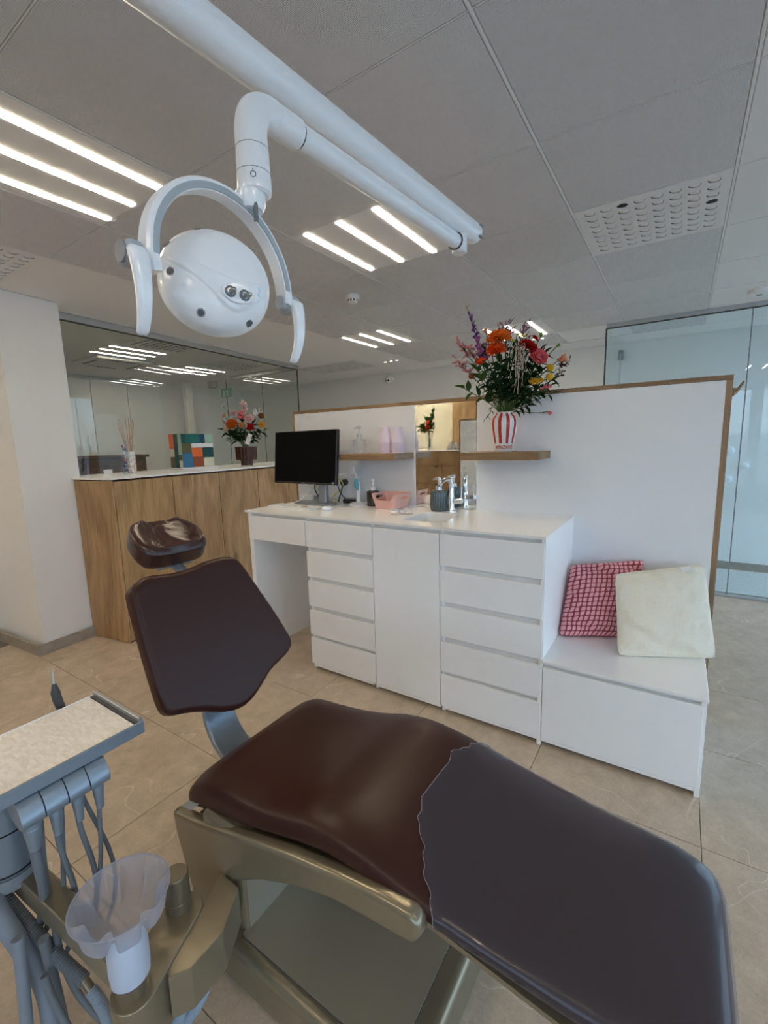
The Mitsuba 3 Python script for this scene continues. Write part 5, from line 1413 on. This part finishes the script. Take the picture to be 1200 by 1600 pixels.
zz = v[:, 1]+.018
rad = np.interp(zz, [.006, .05, .10], [.047, .0545, .064])+v[:, 2]+.0010
part(t, 'lettering', trimesh.Trimesh(np.column_stack([vx+rad*np.cos(an), vy+rad*np.sin(an), SH+zz]), lt.faces, process=False), 'letter_red', False, 'red painted letters KNOKKE')
pr('letter_red', (0.46, 0.04, 0.035), 0.3)
b = Bouquet((vx, vy, SH+.03), (vx, vy, SH+.208), 'large mixed bouquet with orange dahlias and a pink rose in the striped vase', 3)
P_ = .00352
def A(x, y): return (x-786)*P_, (648-y)*P_
def add(x, y, d, *a, **k):
    u, h = A(x, y); return b.flower(a[0], a[1], u, h, d, *a[2:], **k)
# gladiolus
u, h = A(728, 490)
t = b.sub('gladiolus', 'tall purple gladiolus leaning left out of the striped vase')
top = b.at(u, h, .02)
gl_ = spline([b.foot, b.mouth, b.at(*A(757, 580), .0), b.at(*A(740, 525), .01), top], 40)
part(t, 'stem', tube(gl_, np.linspace(.0035, .0016, 40), 7), 'stem', 60)
for k in range(13):
    q = 22+k*1.2; p = gl_[min(39, int(q))]; tg = gl_[min(39, int(q)+1)]-gl_[int(q)-1]; tg /= np.linalg.norm(tg)
    a_ = b.r.uniform(-.6, .6); dd = EX*math.sin(a_+(k % 2)*1.2-.6)-EF*.8+tg*.9
    R = .026*(1-.035*k)
    part(t, 'floret' if k < 11 else 'bud', face_up(bud_mesh(R*(.62 if k > 5 else .85), 6), p, dd, k), 'p_mauve' if k < 6 else 'p_purple', True)
for k in range(7):
    q = 31+k*1.2; p = gl_[min(39, int(q))]
    part(t, 'bud', along(leaf_mesh(.030, .006), p, EX*(-.5 if k % 2 else .4)+EZ*1.0-EF*.3), 'p_dark' if k < 4 else 'p_straw', True)
add(771, 541, -.07, 'dahlia', 'big orange dahlia left of the middle of the bouquet, upper one', dahlia_mesh(.062, 1, 8, 8, .15), 'p_orange', leaves=2)
add(767, 558, -.075, 'dahlia', 'orange-red dahlia just below the big orange one in the striped vase', dahlia_mesh(.052, 2, 7, 7, .16), 'p_deeporange', leaves=1)
add(817, 555, -.06, 'dahlia', 'dark red dahlia behind the pink rose', dahlia_mesh(.056, 3, 8, 9, .10), 'p_red', leaves=2)
add(828, 572, -.085, 'rose', 'large pink rose at the right of the striped vase bouquet', rose_mesh(.050, 4), 'p_pink', look=-EF*.9+EX*.1+EZ*.45, leaves=2)
add(746, 574, -.05, 'rose', 'small red-orange rose at the left of the striped vase bouquet', rose_mesh(.030, 5, 5), 'p_deeporange', look=-EF*.5-EX*.3+EZ*.6, leaves=2)
add(864, 574, -.02, 'lily', 'salmon lily bud with a green calyx at the right edge of the bouquet', bud_mesh(.024, 6), 'p_salmon', look=EX*.8-EF*.4+EZ*.35, leaves=3, leaf='leaf_bright', ll=.06)
add(847, 586, -.07, 'craspedia', 'round yellow pompon flower below the pink rose, upper one', pompon_mesh(.020, 1), 'p_yellow')
add(846, 599, -.075, 'craspedia', 'round yellow pompon flower below the pink rose, lower one', pompon_mesh(.019, 2), 'p_yellow')
add(823, 605, -.085, 'chrysanthemum', 'flat golden chrysanthemum low in the bouquet', dahlia_mesh(.030, 8, 5, 10, .10), 'p_yellow', look=-EF*.8+EZ*.9)
add(834, 603, -.07, 'chrysanthemum', 'small golden chrysanthemum beside the flat one', dahlia_mesh(.020, 9, 5, 9, .12), 'p_yellow', look=-EF*.7+EZ*1.0)
for i, (x, y, l) in enumerate(((801, 536, 'upper pale green button flower at the top of the bouquet'), (792, 545, 'pale green button flower beside the orange dahlia'), (809, 540, 'yellow-green button flower above the red dahlia'))):
    add(x, y, -.03-.01*i, 'button_flower', l, daisy_mesh(.019, 16), 'p_green', centre=(.009, .004, 'p_yellow'))
add(828, 541, -.03, 'zinnia', 'small dark red zinnia at the top right of the bouquet', dahlia_mesh(.021, 12, 5, 8, .16), 'p_red', leaves=1)
add(734, 593, -.03, 'seed_head', 'brown round seed head at the lower left of the bouquet', pompon_mesh(.017, 5, 60), 'p_brown')
add(757, 530, .0, 'bud_flower', 'small orange bud above the big orange dahlia', bud_mesh(.011, 5), 'p_orange')
add(838, 539, -.01, 'lily_bud', 'closed pale green lily bud standing up at the right', bud_mesh(.012, 6), 'leaf_bright', look=EZ+EX*.05)
add(863, 553, .0, 'lily_bud', 'slim green lily bud leaning right at the edge of the bouquet', bud_mesh(.011, 6), 'leaf_bright', look=EZ*.6+EX*.8)
add(850, 648, -.03, 'carnation', 'small pink carnation drooping far right over the shelf end', bud_mesh(.012, 7), 'p_pink', look=EX*.7-EZ*.5, sepal=False)
b.spray('waxflower', 'sprig of small pink buds at the far left, upper one', *A(719, 548), .0, 20, .042, 'p_rosebush', .0065, leaves=2)
b.spray('waxflower', 'sprig of small pink buds at the far left, lower one', *A(716, 575), -.03, 22, .042, 'p_rosebush', .0065, leaves=3)
b.spray('waxflower', 'sprig of reddish buds between the gladiolus and the left edge', *A(731, 556), -.03, 16, .035, 'p_rosebush', .006, leaves=2)
b.spray('limonium', 'dusky twiggy spray at the very top of the bouquet', *A(787, 518), .0, 26, .042, 'p_dusk', .0050, stretch=2.4, twig='p_dusk')
b.spray('limonium', 'dusky twiggy spray at the top right of the bouquet', *A(815, 523), .02, 20, .042, 'p_dusk', .0048, stretch=2.4, twig='p_dusk')
b.spray('berry_twig', 'twig of dark berries pointing right out of the bouquet', *A(884, 574), .0, 18, .034, 'p_dark', .0065, stretch=1.0, twig='p_dark', fork=.65)
b.spray('berry_twig', 'short twig of dark berries below the lily bud', *A(872, 594), -.01, 12, .028, 'p_dark', .0055, stretch=1.0, twig='p_dark', fork=.65)
b.spray('sedum', 'flat head of tiny pink flowers hanging low at the right', *A(843, 616), -.06, 34, .024, 'p_pink', .0065, stretch=1.0, fork=.80)
b.spray('astilbe', 'violet spray of tiny flowers behind the pink rose', *A(842, 557), .02, 22, .036, 'p_dusk', .0055, fork=.6)
b.spray('limonium', 'dusky spray between the gladiolus and the orange dahlia', *A(752, 545), .01, 18, .035, 'p_dusk', .005, stretch=2.0, twig='p_dusk')
b.spray('limonium', 'dusky spray over the dark red dahlia', *A(822, 545), .03, 18, .035, 'p_dusk', .005, stretch=2.0, twig='p_dusk')
b.spray('wax_berries', 'fine green twiggy filler in the middle of the bouquet', *A(790, 565), -.06, 22, .045, 'leaf', .006, stretch=1.6)
b.spray('scabious', 'small mauve tuft between the dahlias', *A(790, 536), .03, 16, .022, 'p_purple', .006, stretch=1.2)
t = b.sub('amaranth', 'hanging tangle of pale straw-coloured strands in the middle of the bouquet')
m_, mid_, _ = b.stem(t, b.at(*A(801, 556), -.075), .002)
for k in range(13):
    x0, y0 = b.r.uniform(793, 808), b.r.uniform(550, 566)
    x1 = x0+b.r.uniform(-16, 16); y1 = b.r.uniform(582, 625)
    pts = spline([b.at(*A(801, 558), -.075), b.at(*A(x0, y0), -.095), b.at(*A((x0+x1)/2+b.r.uniform(-5, 5), (y0+y1)/2), -.105), b.at(*A(x1, y1), -.10)], 16)
    part(t, 'strand', tube(pts, (.0022+.0012*np.sin(np.arange(16)*2.1))*np.linspace(1, .7, 16), 6), 'p_straw', 60)
for i, (x, y, d, n, ll, lw, lf) in enumerate((
    (723, 612, -.05, 5, .062, .017, 'leaf'), (745, 600, -.07, 7, .060, .015, 'leaf'), (757, 585, -.05, 8, .055, .013, 'leaf'), (770, 590, -.08, 8, .060, .017, 'leaf_dark'), (783, 585, -.09, 8, .060, .018, 'leaf_dark'),
    (800, 600, -.085, 8, .060, .017, 'leaf_dark'), (815, 585, -.05, 8, .060, .017, 'leaf_dark'), (838, 590, -.04, 8, .058, .015, 'leaf_dark'), (858, 600, -.03, 7, .050, .013, 'leaf_dark'), (855, 622, -.05, 5, .045, .012, 'leaf'),
    (808, 575, -.06, 10, .055, .016, 'leaf'), (836, 560, -.03, 10, .055, .014, 'leaf_dark'), (755, 560, -.02, 10, .050, .012, 'leaf'), (848, 612, -.07, 10, .052, .015, 'leaf_dark'), (822, 588, -.09, 10, .055, .018, 'leaf_dark'), (765, 600, -.09, 10, .055, .018, 'leaf_dark'), (740, 585, -.05, 9, .05, .013, 'leaf'), (795, 575, -.03, 9, .06, .018, 'leaf_dark'), (825, 600, -.05, 9, .06, .017, 'leaf_dark'), (840, 575, -.03, 9, .058, .015, 'leaf_dark'), (775, 575, -.04, 9, .06, .016, 'leaf_dark'), (780, 560, .05, 8, .060, .017, 'leaf_dark'), (805, 550, .06, 8, .060, .016, 'leaf_dark'), (760, 615, -.05, 5, .05, .014, 'leaf_dark'), (830, 625, -.05, 5, .045, .014, 'leaf_dark'), (850, 560, .03, 7, .055, .015, 'leaf_dark'), (815, 640, -.06, 5, .05, .02, 'leaf_dark'), (790, 610, -.085, 6, .055, .022, 'leaf_dark'), (772, 610, -.08, 6, .055, .020, 'leaf_dark'))):
    pos = ['far left', 'lower left', 'left below the gladiolus', 'below the orange dahlia', 'in the middle front', 'in the middle right front', 'below the red dahlia', 'below the yellow pompons', 'at the right edge', 'hanging at the lower right', 'beside the hanging strands', 'between the rose and the lily', 'below the purple gladiolus', 'thick under the yellow pompons', 'in front below the dark red dahlia', 'in front at the lower left', 'around the brown seed head', 'deep in the middle', 'deep at the right under the rose', 'deep at the right edge', 'deep at the left', 'at the back left', 'at the back right', 'low at the left over the rim', 'low at the right over the rim', 'behind the lily bud', 'curling over the rim at the right', 'broad ones in front of the stems', 'broad ones at the front left'][i]
    b.branch('leafy_branch', f'green leafy branch in the striped vase, {pos}', *A(x, y), d, n, ll, lw, lf)
t = b.sub('eucalyptus_twig', 'thin hanging twig with narrow leaves left of the striped vase')
tw = spline([b.foot, b.mouth, b.at(*A(770, 622), -.07), b.at(*A(762, 640), -.08), b.at(*A(753, 656), -.08)], 24)
part(t, 'stem', tube(tw, .0014, 6), 'stem', 60)
for k in range(9):
    p = tw[12+k]
    part(t, 'leaf', along(leaf_mesh(.028, .005), p, EX*(-1 if k % 2 else .8)-EZ*.5), 'p_dusk' if False else 'leaf', True)
for k in range(5):
    part(t, 'leaf', along(leaf_mesh(.026, .006), tw[-1-k], EX*(.8 if k % 2 else -.8)-EZ*.8), 'leaf', True)

# ------------------------------------------------------------------ on the sideboard
def S(d, s, z=0.0): return Bp(d, s, SZ+z)
# thermometer
p = S(.36, .335)
t = thing('glass_thermometer', 'tall clear glass thermometer with dark bulbs on the sideboard', 'thermometer')
part(t, 'tube', lathe([(0, .0004), (.024, .0004), (.025, .004), (.025, .235), (.021, .252), (.009, .262), (.006, .274), (0, .276)], 32, p), 'clear_glass', 40)
part(t, 'foot', lathe([(0, .0008), (.0235, .0008), (.0235, .012), (0, .014)], 28, p), 'crystal', 40)
for k, (z, m_) in enumerate(((.03, 'bulb_violet'), (.062, 'bulb_blue'), (.088, 'bulb_violet'), (.112, 'bulb_red'), (.192, 'bulb_blue'), (.216, 'bulb_red'))):
    part(t, 'bulb', ball(p+np.array([(-1)**k*.007, 0, z]), .0125, 2), m_, True)
    part(t, 'weight', cyl(*(p[:2]+np.array([(-1)**k*.007, 0])), p[2]+z-.020, p[2]+z-.012, .004, 10), 'chrome_dull', 40)
pr('bulb_violet', (.06, .02, .10), .1); pr('bulb_blue', (.02, .03, .12), .1); pr('bulb_red', (.35, .08, .10), .1)
p = S(.40, .405)
t = thing('reed_diffuser', 'white patterned jar with brown scent reeds beside the glass thermometer', 'diffuser')
jm, juv = lathe_uv([(0, .0004), (.034, .0004), (.036, .004), (.036, .170), (.034, .175), (.030, .175), (.030, .10), (0, .09)], 48, p)
def jar_fn(p_, n, uv):
    z = (p_.z-SZ)/.175
    v1, v2, kr = voronoi(uv.x*14, z*9)
    blob = (1-smoothstep(.25, .42, v1))*(1-smoothstep(.45, .85, z+.3*(noise(uv.x*20, z*10)-.5)))
    c = mix((.55, .28, .14), (.30, .12, .16), kr)
    c = mix(c, (.62, .50, .36), dr.select(kr > .7, 1.0, 0.0))
    line = 1-smoothstep(.006, .012, dr.abs(z-.80-.06*dr.sin(uv.x*20)))
    return mix(mix((.72, .70, .66), c, blob), (.05, .05, .06), line*.9)
scene['jar_print'] = {'type': 'twosided', 'bsdf': {'type': 'principled', 'base_color': proc(jar_fn), 'roughness': 0.25}}
part(t, 'jar', jm, 'jar_print', True, uv=juv)
pr('reed', (.50, .24, .09), .6)
for k in range(9):
    a_ = k*2.4; q = np.array([math.cos(a_), math.sin(a_), 0])
    part(t, 'reed', tube([p-q*.020+np.array([0, 0, .09]), p+q*.018+np.array([0, 0, .175]), p+q*(.045+.028*((k*7) % 5)/5)+np.array([0, 0, .39+.02*((k*3) % 4)])], .0019, 6), 'reed', 60)
solo('place_card', moved(cbox(-.035, .035, -.001, .001, 0, .035, .0003), frame(S(.55, .30, .0008), BY, BX, [0, 0, 1])), 'paper', 'small white card standing behind the glass thermometer', 'card', False)
# block of coloured glass panels
t = thing('glass_cube', 'square block of coloured glass panels on a pale plinth on the sideboard', 'ornament')
FC = FB @ frame(np.array([-.335, .836, SZ]), [1, 0, 0], [0, 1, 0], [0, 0, 1])
W_, D_, Hc = .345, .165, .300
part(t, 'plinth', moved(cbox(-D_-.03, .022, -.02, W_+.02, .0004, .017, .002), FC), 'plinth_white', False)
pr('plinth_white', (.70, .70, .70), .3)
part(t, 'core', moved(box(-D_+.006, -.006, .006, W_-.006, .0175, .017+Hc-.004), FC), 'p_dark_core', False)
pr('p_dark_core', (.03, .03, .03), .3)
cols = {'g': (.005, .12, .105), 'G': (.004, .055, .045), 'n': (.008, .035, .10), 'm': (.30, .48, .34), 'w': (.72, .72, .70), 'o': (.72, .13, .015), 'b': (.035, .14, .27), 'r': (.26, .06, .015), 'd': (.006, .05, .055), 'c': (.62, .60, .46), 'k': (.10, .085, .03), 'K': (.045, .045, .04), 'q': (.40, .14, .03)}
for k_, c_ in cols.items():
    pr('glass_'+{'g': 'teal', 'G': 'deep_green', 'n': 'navy', 'm': 'mint', 'w': 'white', 'o': 'orange', 'b': 'blue', 'r': 'rust', 'd': 'petrol', 'c': 'cream', 'k': 'olive', 'K': 'smoke', 'q': 'amber'}[k_], c_, .12, spec=.6)
nm_ = {'g': 'teal', 'G': 'deep_green', 'n': 'navy', 'm': 'mint', 'w': 'white', 'o': 'orange', 'b': 'blue', 'r': 'rust', 'd': 'petrol', 'c': 'cream', 'k': 'olive', 'K': 'smoke', 'q': 'amber'}
front = [(0, .13, .72, 1, 'G'), (.13, .58, .72, 1, 'g'), (.58, .74, .72, 1, 'n'), (.74, 1, .72, 1, 'm'), (.30, 1, .58, .72, 'w'), (0, .30, .43, .72, 'k'), (.30, .64, .30, .58, 'o'), (.64, 1, .28, .58, 'd'), (.0, .32, 0, .43, 'b'), (.32, .66, 0, .30, 'r'), (.66, 1, 0, .28, 'c')]
for a_, b_, c_, d_, q in front:
    part(t, 'panel', moved(cbox(-.006, 0, W_*a_+.0012, W_*b_-.0012, .0178+Hc*c_, .0178+Hc*d_-.002, .0008), FC), 'glass_'+nm_[q], False)
side = [(0, .38, .56, 1, 'o'), (.38, .72, .42, 1, 'K'), (.72, 1, .38, 1, 'm'), (0, .38, .32, .56, 'c'), (0, .38, 0, .32, 'k'), (.38, .72, 0, .42, 'G'), (.72, 1, .22, .38, 'k'), (.72, 1, 0, .22, 'c')]
for a_, b_, c_, d_, q in side:
    part(t, 'panel', moved(cbox(-D_*(1-a_)+.0012, -D_*(1-b_)-.0012, 0, .006, .0178+Hc*c_, .0178+Hc*d_-.002, .0008), FC), 'glass_'+nm_[q], False)
part(t, 'top_panel', moved(cbox(-D_+.001, -.001, .001, W_-.001, .0178+Hc-.004, .0178+Hc, .0008), FC), 'glass_mint', False)
# amber vase with the second bouquet
p = S(.34, 1.60)
t = thing('vase', 'ribbed amber glass vase on a narrow foot on the sideboard', 'vase')
a = np.arange(120)*2*PI/120
V = []
for r_, z in ((.001, .0005), (.056, .0005), (.058, .004), (.058, .048), (.060, .052), (.098, .056), (.102, .062), (.104, .12), (.106, .19), (.102, .19), (.098, .12), (.096, .07), (.001, .066)):
    k = r_*(1+(.03*np.cos(a*20) if r_ > .055 else 0))
    V.append(np.column_stack([p[0]+k*np.cos(a), p[1]+k*np.sin(a), np.full(120, p[2]+z)]))
scene['amber_glass'] = {'type': 'blendbsdf', 'weight': .72, 'a': {'type': 'thindielectric', 'specular_transmittance': rgb(.30, .11, .03)}, 'b': {'type': 'twosided', 'bsdf': {'type': 'principled', 'base_color': rgb(.07, .022, .008), 'roughness': .1, 'specular': .6}}}
part(t, 'body', trimesh.Trimesh(np.vstack(V), grid_faces(len(V), 120, True), process=False), 'amber_glass', 30)
b = Bouquet(p+np.array([0, 0, .075]), p+np.array([0, 0, .19]), 'bouquet of orange and pink flowers in the amber vase on the sideboard', 11)
Q_ = .00655
def A2(x, y): return (x-387)*Q_, (694-y)*Q_
def add2(x, y, d, *a, **k):
    u, h = A2(x, y); return b.flower(a[0], a[1], u, h, d, *a[2:], **k)
Z_ = 'in the amber vase'
add2(373, 660, -.10, 'rose', 'large orange rose '+Z_, rose_mesh(.060, 21), 'p_orange', look=-EF*.9+EZ*.4, leaves=2)
add2(388, 662, -.11, 'rose', 'small apricot rose beside the large orange rose '+Z_, rose_mesh(.034, 22, 5), 'p_apricot', look=-EF*.9+EZ*.35, leaves=1)
add2(401, 665, -.10, 'rose', 'dark red rose '+Z_, rose_mesh(.040, 23, 5), 'p_red', look=-EF*.9+EZ*.35, leaves=1)
add2(363, 667, -.09, 'rose', 'cream rose below the large orange rose '+Z_, rose_mesh(.036, 24, 5), 'p_cream', look=-EF*.9-EX*.3+EZ*.35, leaves=1)
add2(399, 652, -.09, 'carnation', 'pale pink carnation '+Z_, dahlia_mesh(.050, 25, 6, 8, .22), 'p_palepink', look=-EF*.8+EZ*.5, leaves=1)
add2(372, 642, -.03, 'carnation', 'pink and white carnation at the upper left '+Z_, dahlia_mesh(.040, 26, 5, 8, .22), 'p_palepink', look=-EF*.6+EZ*.8)
add2(415, 661, -.02, 'chrysanthemum', 'round yellow chrysanthemum at the right edge '+Z_, dahlia_mesh(.040, 27, 6, 10, .13), 'p_yellow', look=EX*.6-EF*.6+EZ*.2)
add2(358, 646, -.03, 'chrysanthemum', 'small orange chrysanthemum at the left '+Z_, dahlia_mesh(.028, 28, 5, 9, .15), 'p_apricot')
add2(414, 647, .0, 'zinnia', 'dark brown zinnia at the right '+Z_, pompon_mesh(.030, 9), 'p_brown')
add2(355, 630, .02, 'star_flower', 'white star-shaped flower at the far upper left '+Z_, daisy_mesh(.030, 6), 'p_white')
add2(362, 638, .0, 'star_flower', 'white flower below the far left star '+Z_, daisy_mesh(.028, 8), 'p_white')
add2(371, 650, -.07, 'star_flower', 'white flower above the large orange rose '+Z_, daisy_mesh(.026, 8), 'p_white')
b.spray('snapdragon', 'tall pale pink snapdragon at the top '+Z_, *A2(388, 630), .0, 26, .035, 'p_palepink', .014, stretch=1.2, fork=.5)
b.spray('snapdragon', 'deep pink snapdragon in the middle '+Z_, *A2(385, 645), -.05, 24, .036, 'p_pink', .013, stretch=1.2, fork=.6)
b.spray('snapdragon', 'white tipped green spike at the very top '+Z_, *A2(385, 624), .02, 14, .022, 'p_cream', .009, stretch=1.6, fork=.6)
b.spray('sea_holly', 'grey-white tuft at the upper right '+Z_, *A2(410, 640), .0, 20, .04, 'p_white', .010, stretch=1.5, fork=.6)
b.spray('waxflower', 'small pinkish buds at the left '+Z_, *A2(358, 658), -.02, 12, .03, 'p_rosebush', .009)
for i, (x, y, d) in enumerate(((358, 670, -.05), (368, 678, -.09), (380, 675, -.11), (392, 676, -.11), (405, 675, -.08), (415, 672, -.03), (375, 665, .04), (398, 660, .05), (385, 655, -.04))):
    pos = ['far left', 'lower left', 'in front', 'right of the front', 'lower right', 'far right', 'at the back left', 'at the back right', 'in the middle'][i]
    b.branch('leafy_branch', f'dark leafy branch in the amber vase, {pos}', *A2(x, y), d, 7, .075, .022, 'leaf_dark')
part(b.root, 'gift_tag', moved(cbox(-.022, .022, -.0008, .0008, -.055, .055, .0003), frame(b.at(*A2(399, 683), -.15), (EX*.93-EZ*.36), EF, (EZ*.93+EX*.36)*1.0)), 'paper', False, 'white gift tag')
solo('paper_cone', moved(lathe([(.012, 0), (.03, .07), (.028, .07), (.010, 0)], 20), frame(S(.30, 2.26, .0005), *np.eye(3))), 'paper', 'small white cup on the sideboard just left of the black screen', 'cup', 40)

# ------------------------------------------------------------------ seen in the mirror: vase with flowers and small houses on the oak unit
p = np.array([-3.17, -.97, 1.283])
t = thing('vase', 'slender clear glass vase standing on the oak wall unit', 'vase')
part(t, 'body', lathe([(.001, .001), (.045, .001), (.05, .01), (.035, .06), (.03, .12), (.045, .19), (.07, .24), (.068, .24), (.043, .19), (.028, .12), (.032, .06), (.04, .012)], 32, p), 'clear_glass', 40)
b = Bouquet(p+np.array([0, 0, .02]), p+np.array([0, 0, .235]), 'dark red and brown bouquet in the clear vase seen in the mirror', 17)
for i, (u, h, d, mesh, mat, nm, l) in enumerate(((-.10, .13, .06, dahlia_mesh(.05, 31, 5), 'p_brown', 'dahlia', 'dark brown dahlia at the right of the mirrored bouquet'), (.06, .16, .05, rose_mesh(.045, 32, 5), 'p_deeporange', 'rose', 'orange rose in the mirrored bouquet'),
        (-.02, .10, .10, rose_mesh(.04, 33, 5), 'p_brown', 'rose', 'brown rose in the mirrored bouquet'), (.10, .09, .08, dahlia_mesh(.045, 34, 5), 'p_red', 'dahlia', 'red dahlia at the left of the mirrored bouquet'))):
    b.flower(nm, l, u, h, d, mesh, mat, look=EF*.7+EZ*.5, leaves=2)
for i, (u, h, d) in enumerate(((.14, .12, .02), (.05, .10, .10), (-.06, .09, .11), (-.15, .10, .02), (0, .18, .0), (.09, .22, 0), (-.08, .2, 0), (.11, .30, 0))):
    b.branch('leafy_branch', 'green branch in the clear vase on the oak wall unit, ' + ['left', 'front left', 'front right', 'right', 'middle', 'upper left', 'upper right', 'topmost'][i], u, h, d, 7, .09, .024, 'leaf')
for i in range(7):
    x = -2.80+.052*i; hgt = .05+.02*((i*5) % 3)
    t = thing('toy_house', f'small white ornamental house on the oak wall unit, {["first", "second", "third", "fourth", "fifth", "sixth", "seventh"][i]} of the row', 'ornament', 'row of small white houses')
    part(t, 'walls', cbox(x, x+.042, -.84, -.81, 1.2835, 1.2835+hgt, .001), 'plastic_white', False)
    part(t, 'roof', prism([(x-.003, 1.2836+hgt), (x+.045, 1.2836+hgt), (x+.021, 1.2836+hgt+.03)], -.843, -.807, 'y'), 'grey_plastic' if i % 2 else 'plastic_white', False)
    part(t, 'doorway', box(x+.015, x+.027, -.8098, -.8088, 1.284, 1.284+hgt*.5), 'dark_seal', False)
